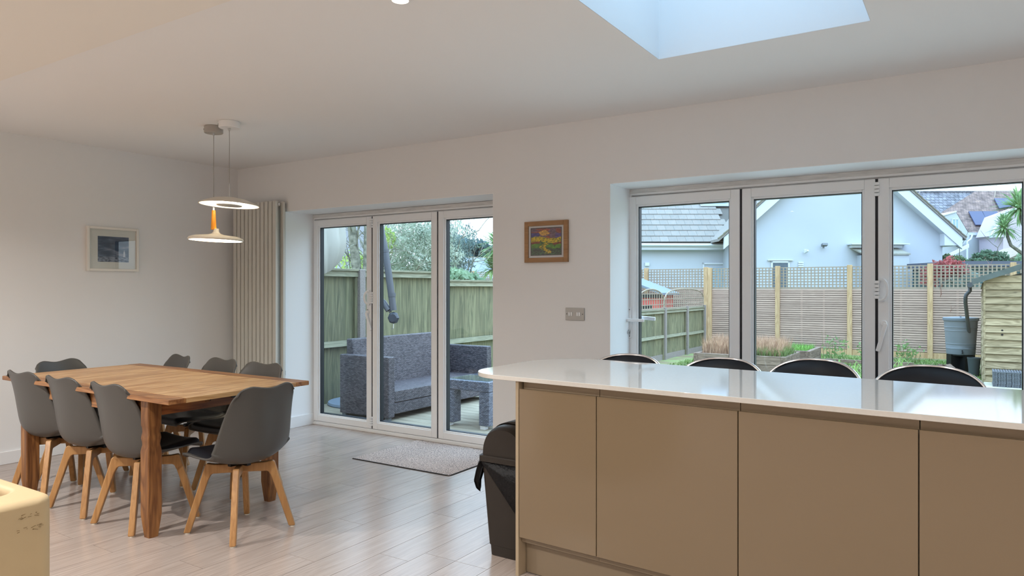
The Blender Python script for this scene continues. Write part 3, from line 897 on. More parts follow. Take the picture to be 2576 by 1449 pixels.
# ================================================================== bar stools
def make_stool():
    t = thing('bar_stool', (0, 0, 0), 'x', 'bar stool', 'bar stools along the island')
    zc, hw, hh, th = .755, .250, .170, 0
    def bp(r, th, off):
        n = 2.5
        cx, sz = math.cos(th), math.sin(th)
        x = hw * r * math.copysign(abs(cx) ** (2 / n), cx); z = hh * r * math.copysign(abs(sz) ** (2 / n), sz)
        return Vector((x, .17 - .10 * (x / hw) ** 2 + off + (z + hh) * .10, zc + z))
    b = B()
    N = 48
    rs = [0, .3, .55, .75, .86, .92, .955]
    for sgn, bulge in ((-1, .034), (1, .014)):
        prev = None
        for r in rs:
            o = sgn * bulge * (1 - (r / .955) ** 5)
            if r == 0: cur = [b.bm.verts.new(bp(0, 0, o))]
            else: cur = [b.bm.verts.new(bp(r, 2 * math.pi * k / N, o)) for k in range(N)]
            if prev:
                for k in range(N):
                    if len(prev) == 1: b._f([prev[0], cur[k], cur[(k + 1) % N]])
                    else: b._f([prev[k], prev[(k + 1) % N], cur[(k + 1) % N], cur[k]])
            prev = cur
    mk('backrest', b, M_pad, t, smooth=True)
    b = B(); pts = [bp(.985, 2 * math.pi * k / 60, 0) for k in range(61)]
    b.tube(pts, .0075, 8, caps=False); mk('chrome_rim', b, M_chrome, t, smooth=True)
    b = B(); b.lathe([(0, .59), (.17, .585), (.195, .60), (.195, .625), (.175, .642), (0, .650)], (0, 0, 0), 40); mk('seat', b, M_pad, t, smooth=True)
    b = B(); b.lathe([(.196, .604), (.201, .612), (.196, .620)], (0, 0, 0), 40); mk('seat_rim', b, M_chrome, t, smooth=True)
    b = B(); b.tube([(0, 0, .012), (0, 0, .30)], .030, 20); b.tube([(0, 0, .30), (0, 0, .59)], .019, 20)
    for s in (-1, 1): b.tube([(s * .08, .10, .59), (s * .09, .16, .60), (s * .09, .178, .66)], .010, 10)
    mk('column', b, M_chrome, t, smooth=True)
    b = B(); b.lathe([(0, 0), (.20, 0), (.205, .006), (.12, .018), (.03, .035), (0, .035)], (0, 0, 0), 40); mk('base', b, M_chrome, t, smooth=True)
    b = B(); pts = [(.14 * math.cos(a), -.03 - .12 * math.sin(a), .24) for a in [math.pi * k / 16 for k in range(17)]]
    b.tube([(.02, 0, .24)] + pts + [(-.02, 0, .24)], .009, 8); mk('footrest', b, M_chrome, t, smooth=True)
    return t
st = make_stool()
sl = [((-1.61, 3.545), -4, 'black chrome-rimmed bar stool at the rounded left end of the worktop'),
      ((-1.11, 3.62), -6, 'second black bar stool from the rounded end, behind the worktop'),
      ((-.695, 3.82), -8, 'third black bar stool from the rounded end, turned slightly'),
      ((-.165, 3.78), -2, 'black bar stool furthest from the rounded end, beside the handle of the middle door')]
for i, ((x, y), a, lab) in enumerate(sl):
    if i == 0: st.location = (x, y, 0); st.rotation_euler = (0, 0, R(a)); st['label'] = lab
    else: dup(st, (x, y, 0), R(a), lab)

# ================================================================== bin
BC = (-1.885, 3.02, 0)
bn = thing('waste_bin', BC, 'dark brown plastic bin with a domed lid against the end of the island', 'bin')
def rr(hx, hy, r, z, n=5):
    out = []
    for qx, qy, a0 in ((1, 1, 0), (-1, 1, 90), (-1, -1, 180), (1, -1, 270)):
        for k in range(n + 1):
            a = R(a0 + 90 * k / n); out.append(Vector((qx * (hx - r) + r * math.cos(a), qy * (hy - r) + r * math.sin(a), z)))
    return out
def loft(b, rings, cap=True):
    vs = [[b.bm.verts.new(p) for p in r] for r in rings]
    for i in range(len(vs) - 1):
        for j in range(len(vs[i])): b._f([vs[i][j], vs[i][(j + 1) % len(vs[i])], vs[i + 1][(j + 1) % len(vs[i])], vs[i + 1][j]])
    if cap: b._f(list(reversed(vs[0]))); b._f(vs[-1])
    return b
b = B(); loft(b, [rr(.086, .160, .03, 0), rr(.089, .163, .03, .045), rr(.0895, .1635, .03, .050), rr(.0925, .167, .03, .052), rr(.126, .180, .03, .462)]); mk('body', b, M_bin, bn, smooth=True)
b = B(); loft(b, [rr(.134, .188, .035, .455), rr(.139, .192, .035, .458), rr(.139, .192, .035, .482), rr(.134, .188, .035, .486)]); mk('rim', b, M_bin, bn, smooth=True)
b = B()
def dome(u, v):
    a = math.pi * u; x = -.127 * math.copysign(abs(math.cos(a)) ** .85, math.cos(a)); z = .484 + .150 * abs(math.sin(a)) ** .8
    yy = (v - .5) * 2; e = 1 - .12 * abs(yy) ** 8
    return Vector((x * e, yy * .178, .484 + (z - .484) * e))
g = b.grid(dome, 24, 24)
b._f([g[i][0] for i in range(25)]); b._f([g[i][24] for i in reversed(range(25))])
mk('lid', b, M_bin, bn, smooth=True)
b = B()
def flap(u, v):
    a = math.pi * (.24 + .52 * u); x = -.1285 * math.copysign(abs(math.cos(a)) ** .85, math.cos(a)); z = .4855 + .1515 * abs(math.sin(a)) ** .8
    return Vector((x, -.10 + .24 * v, z + .0015))
b.grid(flap, 14, 4); mk('swing_flap', b, M_bin, bn, smooth=True, solid=.003)
# bin bag folded out under the rim
b = B()
rim = rr(.134, .187, .035, 0, 8); n_ = len(rim)
def drop(i):
    p = rim[i]; f = (p.x + .134) / .268
    if p.y < -.14: return .028 + .03 * f + .27 * max(0, f - .50) ** 1.2 * 2.2
    if p.x > .1: return .30
    if p.x < -.1: return .05 + .02 * math.sin(i * 2.1)
    return .08
vs = []
for i in range(n_):
    d = drop(i); p = rim[i]
    ax = .126 - .034 * d / .41; s0 = (ax + .0045) / .134
    vs.append([b.bm.verts.new(Vector((p.x * .985, p.y * .985, .458))), b.bm.verts.new(Vector((p.x * (s0 + (1 - s0) * .6) + .002 * math.sin(i * 3), p.y * .982, .458 - d * .45))), b.bm.verts.new(Vector((p.x * s0, p.y * (.975 - .02 * d), .458 - d)))])
for i in range(n_):
    for k in range(2): b._f([vs[i][k], vs[(i + 1) % n_][k], vs[(i + 1) % n_][k + 1], vs[i][k + 1]])
bag = mk('bin_bag', b, M_bag, bn, smooth=True, solid=.0015)
b = B()
tq = [(-.128, -.13, .462), (-.139, -.14, .44), (-.150, -.145, .40), (-.162, -.150, .35), (-.158, -.148, .315), (-.152, -.15, .300)]
wq = [.018, .034, .036, .030, .020, .004]
prev = None
for (x, y, z), w in zip(tq, wq):
    cur = [b.bm.verts.new((x - .010 * math.sin(k * 1.9), y - w + 2 * w * k / 5, z + .006 * math.sin(k * 2.3))) for k in range(6)]
    if prev:
        for k in range(5): b._f([prev[k], prev[k + 1], cur[k + 1], cur[k]])
    prev = cur
mk('bag_corner', b, M_bag, bn, smooth=True, solid=.002)

# ================================================================== cream armchair in the corner of the view
AC = (-2.56, .60, 0)
ac = thing('armchair', AC, 'cream leather tub armchair with a scuffed corner, close to the camera', 'armchair')
x0, x1, y0, y1 = -2.96, -2.165, .19, .990
b = B(); out = rounded([(x0, y0), (x1, y0), (x1, y1), (x0, y1), (x0, y1 - .055), (x1 - .120, y1 - .055), (x1 - .125, y0 + .125), (x0, y0 + .125)], [.03, .06, .045, .02, .02, .05, .09, .03], 6)
b.prism([(p.x, p.y, .05) for p in out], (0, 0, .67))
mk('frame', b, M_cream, ac, at=AC, bevel=.022, seg=4)
b = B(); b.box(x0 + .02, x1 - .13, y0 + .13, y1 - .13, .10, .40); mk('seat_base', b, M_cream, ac, at=AC, bevel=.02)
b = B(); b.box(x0 - .01, x1 - .132, y0 + .132, y1 - .132, .402, .50); mk('seat_cushion', b, M_cream, ac, at=AC, bevel=.04, seg=3)
for x in (x0 + .06, x1 - .06):
    for y in (y0 + .06, y1 - .06):
        b = B(); b.tube([(x, y, 0), (x, y, .06)], [.016, .02], 12); mk('foot', b, M_blk, ac, at=AC)
b = B()
rs = random.Random(5)
for k in range(22):
    cy = .925 + rs.uniform(-.03, .03); cz = .655 + (.022 if k % 2 else -.014) + rs.uniform(-.006, .006); L = rs.uniform(.003, .014)
    b.obox((x1 + .0008, cy, cz), (.0012, L, .0006), Euler((rs.uniform(-.35, .35), 0, 0)))
mk('scuff', b, mat('scuffed_leather', srgb(120, 96, 60), rough=.9), ac, at=AC)
# ================================================================== outside
YAW = R(32.74)
def FR(u, d, z=0.0):
    """a point d metres out and u metres to the side, in the frame the neighbours' houses are built in"""
    return Vector((-math.sin(YAW) * d + math.cos(YAW) * u, math.cos(YAW) * d + math.sin(YAW) * u, z))
def fthing(name, u, d, label, cat, group=None, z=0.0):
    return thing(name, FR(u, d, z), label, cat, group, rz=YAW)

M_fence = wood('algae_fence', srgb(140, 136, 104), srgb(84, 86, 66), 'Z', rough=.85, rnd=.14, ring=.35, bump=.2, fine=.5)
M_rail = wood('lichen_rail', srgb(164, 160, 136), srgb(104, 104, 84), 'Y', rough=.9, rnd=.06, ring=.2, bump=.3)
M_post = mat('concrete_post', srgb(158, 148, 142), rough=.95, col2=srgb(124, 114, 110), vscale=130, lo=.4, hi=.6, bump=.3, bscale=90)
M_deck = wood('weathered_deck', srgb(166, 154, 134), srgb(122, 114, 98), 'X', rough=.8, rnd=.12, ring=.3, bump=.2)
M_slat = wood('pale_slat', srgb(192, 166, 150), srgb(162, 136, 122), 'X', rough=.85, rnd=.10, ring=.2, bump=.1)
M_tpost = wood('new_pine_post', srgb(204, 174, 134), srgb(172, 140, 100), 'Z', rough=.8, rnd=.08, ring=.4)
M_trel = mat('trellis_wood', srgb(158, 144, 126), rough=.9, var=.15, vscale=6)
M_grass = mat('lawn_blades', srgb(124, 150, 78), rough=.8, col2=srgb(78, 106, 50), vscale=3.0, lo=.35, hi=.6)
M_soil = mat('lawn_ground', srgb(136, 150, 96), rough=.95, col2=srgb(134, 120, 92), vscale=1.6, lo=.42, hi=.58)
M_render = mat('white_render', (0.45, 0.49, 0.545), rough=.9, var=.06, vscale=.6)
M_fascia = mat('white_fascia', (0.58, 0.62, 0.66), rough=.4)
M_tile = mat('concrete_roof_tile', srgb(136, 130, 124), rough=.9, col2=srgb(128, 126, 122), vscale=9, lo=.4, hi=.62, rnd=.08, bump=.2, bscale=40)

# ground and deck
b = B(); b.box(-40, 40, DY + .35, 70, -.9, -.52); structure('ground', b, M_soil)
b = B(); b.box(-6.44, -1.9, DY + .10, 9.0, -.5, -.115)
dk = structure('ground_deck', b, mat('deck_joists', (.05, .045, .04), rough=.9))
q = B(); q.box(-2.27, 2.27, -.066, .066, -.014, .014); me = q.mesh('plank')
b = B()
for i_ in range(10):
    for j_ in range(7):
        b.box(-1.85 + i_ * .605, -1.255 + i_ * .605, 5.1 + j_ * .605, 5.695 + j_ * .605, -.20, -.13)
structure('ground_bounce_paving', b, mat('bounce_paving', srgb(206, 200, 186), rough=.9, var=.12, vscale=5))  # unseen pale paving, added to bounce daylight up onto the ceiling
y = DY + .17
first = None
while y < 8.95:
    o = link('plank', me, M_deck, dk, bevel=.003) if first is None else first.copy()
    if first is None: first = o
    else: COL.objects.link(o)
    o.location = (-4.17, y, -.094); y += .140

# ---- green boarded side fence
XF = -6.5
fposts = [4.85, 6.54, 8.17, 10.26, 12.1, 13.75, 15.50, 17.25, 18.93, 20.45]
tops = [1.515, 1.515, 1.40, 1.20, 1.02, .88, .735, .735, .735]
rails = [.615, .615, .50, .42, .3, .17, .075, .06, .04]
fn = thing('boarded_fence', (XF, 12, -.5), 'algae-green boarded fence with concrete posts down the left side of the garden', 'fence')
q = B(); q.prism([(-.012, 0, 0), (-.002, 0, 0), (.014, .116, 0), (-.012, .116, 0)], (0, 0, 1.0)); bme = q.mesh('board'); bme.materials.append(M_fence)
rb = random.Random(11)
for i in range(len(fposts) - 1):
    ya, yb, zt = fposts[i] + .05, fposts[i + 1] - .05, tops[i]
    zb = -.12 if i < 3 else -.52
    n = max(1, round((yb - ya) / .112)); w = (yb - ya) / n
    for k in range(n):
        o = bpy.data.objects.new('board', bme); COL.objects.link(o); o.parent = fn
        o.location = (-.04 + rb.uniform(-.002, .002), ya + k * w - 12, zb + .5); o.scale = (1, w / .112, zt - .03 - zb)
    for z, h, n_ in ((zt - .075, .075, 'rail'), (rails[i] - .035, .07, 'rail')):
        b = B(); b.prism([(-.022, ya - 12, z + .5), (.03, ya - 12, z + .5), (.012, ya - 12, z + h + .5), (-.022, ya - 12, z + h + .5)], (0, yb - ya, 0)); mk(n_, b, M_rail, fn, bevel=.004)
    b = B(); b.box(-.05, .04, ya - 12, yb - 12, zt - .004 + .5, zt + .024 + .5); mk('capping', b, M_rail, fn, bevel=.004)
    b = B()
    for s in (ya, yb - .04): b.box(-.025, .01, s - 12, s + .04 - 12, zb + .5, zt + .5 - .03)
    mk('upright', b, M_fence, fn)
for i, y in enumerate(fposts):
    zt = tops[min(i, len(tops) - 1)]
    if i: zt = max(zt, tops[i - 1]) if i < 3 else zt
    b = B(); b.box(-.05, .055, y - .05 - 12, y + .05 - 12, -.1, zt + .5 + (.02 if i < 6 else .07)); mk('post', b, M_post, fn, bevel=.006)
b = B(); b.box(-.03, -.012, fposts[6] - 12, fposts[9] - 12, -.1, .12); mk('gravel_board', b, M_post, fn)

# arched trellis on the fence
def arch(ya, yb, zb, zs, zt, lab, sq):
    t = thing('arched_trellis', (XF, (ya + yb) / 2, zb), lab, 'trellis')
    yc, hw = (ya + yb) / 2, (yb - ya) / 2
    f = lambda y: zs + (zt - zs) * max(0, 1 - abs((y - yc) / hw) ** sq) ** (1 / sq)
    b = B(); b.tube([(0, yc - hw * math.cos(math.pi * k / 30) - yc, f(yc - hw * math.cos(math.pi * k / 30)) - zb) for k in range(31)], .018, 6)
    b.box(-.015, .015, -hw, -hw + .03, 0, zs - zb); b.box(-.015, .015, hw - .03, hw, 0, zs - zb); b.box(-.015, .015, -hw, hw, 0, .035)
    mk('arch_frame', b, M_trel, t)
    b = B(); n = int(2 * hw / .155)
    for k in range(1, n):
        y = ya + 2 * hw * k / n; b.box(-.010, .006, y - .009 - yc, y + .009 - yc, 0, f(y) - zb)
    z = zb + .12
    while z < zt - .04:
        e = hw * (1 if z < zs else max(0, 1 - ((z - zs) / (zt - zs)) ** sq) ** (1 / sq)); b.box(-.002, .012, -e, e, z - .009 - zb, z + .009 - zb); z += .135
    tag(mk('lattice', b, M_trel, t), kind='stuff')
arch(15.50, 17.22, .765, .98, 1.27, 'tight arched trellis on the boarded fence in front of the red shed', 2)
arch(17.28, 20.40, .765, .98, 1.28, 'wide low-arched trellis on the boarded fence beside the tall double post', 2.6)

# ---- slatted rear fence with trellis top
FY = 21.0
px_ = [-15.16, -13.5, -11.9, -10.25, -8.486, -6.60, -4.55, -2.695, -.832, .90, 2.75]
rf_ = thing('slatted_fence', (-4, FY, -.5), 'pale slatted fence with square trellis top across the end of the garden', 'fence')
for i, x in enumerate(px_):
    b = B(); b.box(x - .06 + 4, x + .06 + 4, -.09, .03, 0, 2.42); mk('post', b, M_tpost, rf_, bevel=.006)
    if abs(x + 6.6) < .01:
        b = B(); b.box(x + .065 + 4, x + .18 + 4, -.10, .03, 0, 2.40); mk('post', b, M_tpost, rf_, bevel=.006)
rs = random.Random(2)
for i in range(len(px_) - 1):
    xa, xb = px_[i] + .06 + (.12 if abs(px_[i] + 6.6) < .01 else 0), px_[i + 1] - .06
    cx = (xa + xb) / 2
    if i >= 3:
        q = B(); q.box(-(xb - xa) / 2, (xb - xa) / 2, -.012, .012, -.0235, .0235); me = q.mesh('slat'); me.materials.append(M_slat)
        for k in range(27):
            o = bpy.data.objects.new('slat', me); COL.objects.link(o); o.parent = rf_
            o.location = (cx + 4, -.02 + rs.uniform(-.004, .004), 1.745 - k * .0600); o.rotation_euler = (0, rs.uniform(-.001, .001), 0)
        b = B(); b.box(xa + 4, xb + 4, .004, .02, .1, 1.76); mk('backing', b, mat('gap_shade', srgb(62, 54, 50), rough=.95), rf_)  # dark sheet added behind the slats, stands for the shade in the gaps
        b = B()
        for s in (.33, .66): b.box(xa + (xb - xa) * s - .025 + 4, xa + (xb - xa) * s + .025 + 4, -.008, .004, .15, 1.77)
        mk('batten', b, M_slat, rf_)
        b = B(); b.box(xa + 4, xb + 4, -.04, .0, 0, .15); mk('gravel_board', b, M_tpost, rf_)
    else:
        b = B(); b.box(xa + 4, xb + 4, -.02, .02, .0, 1.77); mk('panel_back', b, M_slat, rf_)
    b = B(); b.box(xa + 4, xb + 4, -.035, .012, 1.772, 1.80); mk('capping', b, M_trel, rf_)
    b = B(); n = round((xb - xa) / .092)
    for k in range(n + 1):
        x = xa + (xb - xa) * k / n; b.box(x - .015 + 4, x + .015 + 4, -.018, .0, 1.80, 2.375)
    for k in range(8):
        z = 1.80 + .0795 * k; b.box(xa + 4, xb + 4, 0, .016, z, z + .026)
    tag(mk('trellis', b, M_trel, rf_), kind='stuff')

# ---- timber shed
SX, SY = .25, 16.1
sd_ = thing('timber_shed', (SX, SY, -.5), 'weathered overlap-boarded timber shed at the right of the garden', 'shed')
M_sb = wood('shed_board', srgb(178, 158, 126), srgb(124, 108, 80), 'X', rough=.85, rnd=.13, ring=.45, knots=.6, bump=.15)
rise = .37; W = 2.7; hh = .134
for k in range(15):
    z = .03 + k * hh
    zl = 1.93
    for face in (0, 1):
        b = B(); L = W if face == 0 else 2.4
        x0_ = 0
        if z > zl: x0_ = (z - zl) / rise
        if face == 1 and z > 1.82: continue
        pts = [(0, .0), (-.040, .0), (-.012, hh - .006), (0, hh - .006)]
        if face == 0: b.prism([(x0_, p[0], z + p[1]) for p in pts], (L - x0_, 0, 0))
        else: b.prism([(p[0] - .001, .03, z + p[1]) for p in pts], (0, L, 0))
        mk('board', b, M_sb, sd_)
b = B(); b.prism([(0.001, .002, 0), (W, .002, 0), (W, .002, 2.0), (W / 2 + .2, .002, 2.35), (0.001, .002, 1.92)], (0, 2.4, 0)); mk('shed_body', b, mat('shed_inside', (.05, .045, .035), rough=.9), sd_)
b = B(); b.box(-.022, .012, -.032, .0, 0, 1.92); mk('corner_trim', b, M_sb, sd_)
M_felt = mat('roof_felt', srgb(80, 88, 88), rough=.95, var=.3, vscale=30)
b = B(); rx = W / 2 + .3
b.prism([(-.20, -.12, 1.905), (rx, -.12, 1.905 + (rx + .20) * rise), (rx, -.12, 1.955 + (rx + .20) * rise), (-.20, -.12, 1.955)], (0, 2.7, 0))
b.prism([(rx, -.12, 1.905 + (rx + .20) * rise), (W + .2, -.12, 1.905), (W + .2, -.12, 1.955), (rx, -.12, 1.955 + (rx + .20) * rise)], (0, 2.7, 0)); mk('roof', b, M_felt, sd_)
b = B(); b.prism([(-.20, -.145, 1.86), (rx, -.145, 1.86 + (rx + .20) * rise), (rx, -.145, 1.965 + (rx + .20) * rise), (-.20, -.145, 1.965)], (0, .024, 0)); mk('bargeboard', b, mat('grey_green_board', srgb(88, 96, 92), rough=.9, var=.2, vscale=12), sd_)
M_pipe = mat('dark_grey_plastic', srgb(58, 64, 68), rough=.45)
b = B(); b.tube([(-.235, -.14, 1.86), (-.235, 2.4, 1.84)], .05, 12); mk('gutter', b, M_pipe, sd_, smooth=True)
b = B(); b.tube([(-.235, 1.0, 1.84), (-.235, 1.0, 1.74), (-.30, 1.0, 1.66), (-.31, 1.0, 1.60), (-.31, 1.05, 1.50), (-.235, 1.85, .70)], .036, 12); mk('downpipe', b, M_pipe, sd_, smooth=True)
b = B()
for z in (.93, 1.01): b.lathe([(0, -.004), (.018, -.004), (.018, .004), (0, .004)], (.27, -.03, z), 12, axis=Euler((R(90), 0, 0)).to_matrix())
mk('knot_hole', b, M_blk, sd_)

# ---- water butt
wb = thing('water_butt', (-.150, 18.0, -.5), 'grey ribbed plastic water butt on a stand under the shed downpipe', 'water butt')
M_butt = mat('butt_grey', srgb(112, 118, 124), rough=.5, var=.06, vscale=4)
b = B(); b.lathe([(0, .39), (.262, .39), (.268, .42), (.272, .50), (.277, .505), (.277, .52), (.274, .525), (.278, .60), (.284, .605), (.284, .62), (.280, .625), (.296, .88), (.302, .885), (.302, .90), (.298, .905), (.302, .955), (.308, .96), (.308, .975), (.304, .98), (.310, 1.09), (.322, 1.095), (.322, 1.12), (0, 1.12)], (0, 0, 0), 40); mk('body', b, M_butt, wb, smooth=True)
b = B(); b.lathe([(.315, 1.105), (.335, 1.11), (.335, 1.155), (.325, 1.168), (.12, 1.185), (0, 1.186)], (0, 0, 0), 40); b.box(-.015, .015, -.2, .1, 1.18, 1.20); mk('lid', b, mat('lid_grey', srgb(96, 106, 114), rough=.5), wb, smooth=True)
b = B(); b.tube([(.03, -.262, .45), (.03, -.31, .45), (.03, -.32, .42)], .014, 10); b.box(.02, .04, -.30, -.285, .45, .49); mk('tap', b, M_blk, wb, smooth=True)
b = B()
for a in range(4):
    c, s = math.cos(a * math.pi / 2 + .6), math.sin(a * math.pi / 2 + .6); b.obox((.16 * c, .16 * s, .19), (.20, .16, .39), Euler((0, 0, a * math.pi / 2 + .6)))
b.lathe([(0, .36), (.25, .36), (.25, .39), (0, .39)], (0, 0, 0), 24); mk('stand', b, M_blk, wb)
pp = thing('plant_pot', (.085, 17.2, -.5), 'small black plastic pot between the water butt and the shed', 'pot')
b = B(); b.lathe([(0, 0), (.085, 0), (.115, .36), (.12, .36), (.12, .39), (.105, .39), (.10, .36), (0, .35)], (0, 0, 0), 24); mk('pot', b, M_pipe, pp, smooth=True)

# ---- stack of plastic tiles on a paving slab
pv = thing('paving_slab', (.95, 15.45, -.52), 'pale paving slab under the stack of grey tiles', 'paving slab')
b = B(); b.box(-.72, .8, -.42, .42, 0, .075); mk('slab', b, mat('pale_concrete', srgb(186, 180, 160), rough=.95, var=.2, vscale=8), pv, bevel=.006)
M_pt = mat('grey_tile_plastic', srgb(104, 106, 114), rough=.5, var=.15, vscale=20)
q = B(); q.box(-.48, .48, -.24, .24, 0, .009)
for k in range(24): q.box(-.48 + k * .04, -.48 + k * .04 + .026, -.24, .24, .009, .0225)
for k in range(10): q.box(-.47 + k * .1, -.47 + k * .1 + .05, -.246, -.24, .003, .018)
me = q.mesh('plastic_tile'); me.materials.append(M_pt)
for k in range(11):
    o = bpy.data.objects.new('plastic_tile', me); COL.objects.link(o); o.location = (.835 + rs.uniform(-.006, .006), 15.43 + rs.uniform(-.005, .005), -.443 + .0245 * k)
    tag(o, ('bottom grey ridged plastic tile of the stack, lying on the paving slab', 'grey ridged plastic tile second from the bottom of the shed stack', 'grey ridged plastic tile third from the bottom of the shed stack', 'grey ridged plastic tile fourth from the bottom of the shed stack', 'grey ridged plastic tile fifth from the bottom of the shed stack', 'grey ridged plastic tile in the very middle of the shed stack', 'grey ridged plastic tile fifth from the top of the shed stack', 'grey ridged plastic tile fourth from the top of the shed stack', 'grey ridged plastic tile third from the top of the shed stack', 'grey ridged plastic tile just under the topmost of the shed stack', 'topmost grey ridged plastic tile of the stack in front of the shed')[k], 'tile', 'grey tiles stacked by the shed')

# ---- red playhouse behind the side fence
ph = thing('red_shed', (-8.5, 19.8, -.5), 'small red painted shed with a blue-grey roof behind the arched trellis', 'shed')
b = B(); b.box(-1.1, 1.1, -.6, .6, 0, 1.63); mk('wall', b, mat('red_paint', srgb(196, 84, 76), rough=.8), ph)
b = B(); b.prism([(-1.3, -.72, 1.60), (0, -.72, 2.05), (1.25, -.72, 1.60), (1.25, -.72, 1.66), (0, -.72, 2.12), (-1.3, -.72, 1.66)], (0, 1.4, 0)); mk('roof', b, mat('blue_grey_felt', srgb(118, 128, 140), rough=.9), ph)
b = B(); b.box(-1.15, 1.22, -.66, -.60, 1.52, 1.62); mk('dark_trim', b, M_blk, ph)
b = B(); b.box(.1, .9, -.62, -.60, 1.0, 1.3); mk('window', b, M_blk, ph)

# ---- sleeper beds
M_slp = wood('old_sleeper', srgb(150, 128, 112), srgb(94, 76, 66), 'X', rough=.9, rnd=.12, ring=.4, bump=.5)
M_slpy = wood('old_sleeper_y', srgb(150, 128, 112), srgb(94, 76, 66), 'Y', rough=.9, rnd=.12, ring=.4, bump=.5)
def bed(x0, x1, y0, y1, zt, lab, rows):
    t = thing('raised_bed', ((x0 + x1) / 2, (y0 + y1) / 2, -.52), lab, 'raised bed')
    cx, cy = (x0 + x1) / 2, (y0 + y1) / 2; hgt = (zt + .52) / rows
    for r in range(rows):
        za, zb_ = r * hgt, (r + 1) * hgt - .006
        for y in (y0, y1 - .1):
            b = B(); b.box(x0 - cx + .1, x1 - cx - .1, y - cy, y + .1 - cy, za, zb_); mk('sleeper', b, M_slp, t, bevel=.008)
        for x in (x0, x1 - .1):
            b = B(); b.box(x - cx, x + .1 - cx, y0 - cy, y1 - cy, za, zb_); mk('sleeper', b, M_slpy, t, bevel=.008)
    b = B(); b.box(x0 + .1 - cx, x1 - .1 - cx, y0 + .1 - cy, y1 - .1 - cy, 0, zt + .52 - .06); mk('soil', b, mat('dark_soil', srgb(84, 70, 54), rough=1), t)
    return t
bed(-5.18, -3.22, 15.55, 17.1, -.14, 'nearer sleeper raised bed full of dry lavender stems', 2)
bed(-5.0, -3.05, 17.3, 18.75, -.14, 'farther sleeper raised bed with short bright grass', 2)
ed = thing('edging_timber', (-2.35, 18.5, -.52), 'low dark timber edging along the border below the slatted fence', 'edging')
b = B(); b.box(-.55, 1.3, -.05, .05, 0, .12); mk('timber', b, M_slp, ed)

import numpy as np
def blades(name, n, region, h, w, lean, m, seed, zf=-.52, spread=None, parent=None):
    r = np.random.RandomState(seed)
    x = r.uniform(region[0], region[1], n); y = r.uniform(region[2], region[3], n)
    if spread is not None:
        x = spread[0] + r.normal(0, spread[2], n); y = spread[1] + r.normal(0, spread[2], n)
    a = r.uniform(0, 2 * np.pi, n); hh_ = h * r.uniform(.5, 1.15, n); ww = w * r.uniform(.6, 1.2, n)
    lx, ly = r.normal(0, lean, n) * hh_, r.normal(0, lean, n) * hh_
    V = np.zeros((n, 5, 3))
    ca, sa = np.cos(a) * ww / 2, np.sin(a) * ww / 2
    V[:, 0] = np.stack([x - ca, y - sa, np.full(n, zf)], 1); V[:, 1] = np.stack([x + ca, y + sa, np.full(n, zf)], 1)
    mx, my, mz = x + lx * .35, y + ly * .35, zf + hh_ * .6
    V[:, 2] = np.stack([mx + ca * .7, my + sa * .7, mz], 1); V[:, 3] = np.stack([mx - ca * .7, my - sa * .7, mz], 1)
    V[:, 4] = np.stack([x + lx, y + ly, zf + hh_], 1)
    me = bpy.data.meshes.new(name)
    F = []
    for i in range(n):
        o = i * 5; F.append((o, o + 1, o + 2, o + 3)); F.append((o + 3, o + 2, o + 4))
    me.from_pydata(V.reshape(-1, 3).tolist(), [], F)
    return link(name, me, m, parent)
def leafcloud(name, n, c, rad, size, m, seed, parent=None, shell=.55, long=1.6, gaps=0.0, flat=False):
    r = np.random.RandomState(seed)
    d = r.normal(0, 1, (n, 3)); d /= np.linalg.norm(d, axis=1)[:, None]
    # lumpy crown: radius varies with direction
    lump = 1 + .22 * np.sin(d[:, 0] * 5 + seed) * np.cos(d[:, 1] * 4.3 + seed * 2) + .15 * np.sin(d[:, 2] * 9 + d[:, 0] * 7)
    q_ = r.uniform(shell ** 3, 1, n) ** (1 / 3) * lump
    p = np.array(c) + d * q_[:, None] * np.array(rad)
    a = r.normal(0, 1, (n, 3)); a /= np.linalg.norm(a, axis=1)[:, None]
    bb = np.cross(a, r.normal(0, 1, (n, 3))); bb /= np.linalg.norm(bb, axis=1)[:, None]
    s = (size * r.uniform(.6, 1.3, n))[:, None]
    V = np.stack([p - a * s * long / 2, p + bb * s / 2.6, p + a * s * long / 2, p - bb * s / 2.6], 1)
    me = bpy.data.meshes.new(name)
    me.from_pydata(V.reshape(-1, 3).tolist(), [], [(4 * i, 4 * i + 1, 4 * i + 2, 4 * i + 3) for i in range(n)])
    return link(name, me, m, parent)
def leafmat(name, c1, c2):
    if name in MATS: return MATS[name]
    m = mat(name, c1, rough=.6, col2=c2, vscale=2.2, lo=.35, hi=.65, detail=6)
    n, l = m.node_tree.nodes, m.node_tree.links
    p = n['Principled BSDF']; o = n['Material Output']
    t = n.new('ShaderNodeBsdfTranslucent'); mx = n.new('ShaderNodeMixShader'); mx.inputs[0].default_value = .45
    src = p.inputs['Base Color'].links[0].from_socket
    l.new(src, t.inputs['Color']); l.new(p.outputs[0], mx.inputs[1]); l.new(t.outputs[0], mx.inputs[2]); l.new(mx.outputs[0], o.inputs['Surface'])
    return m

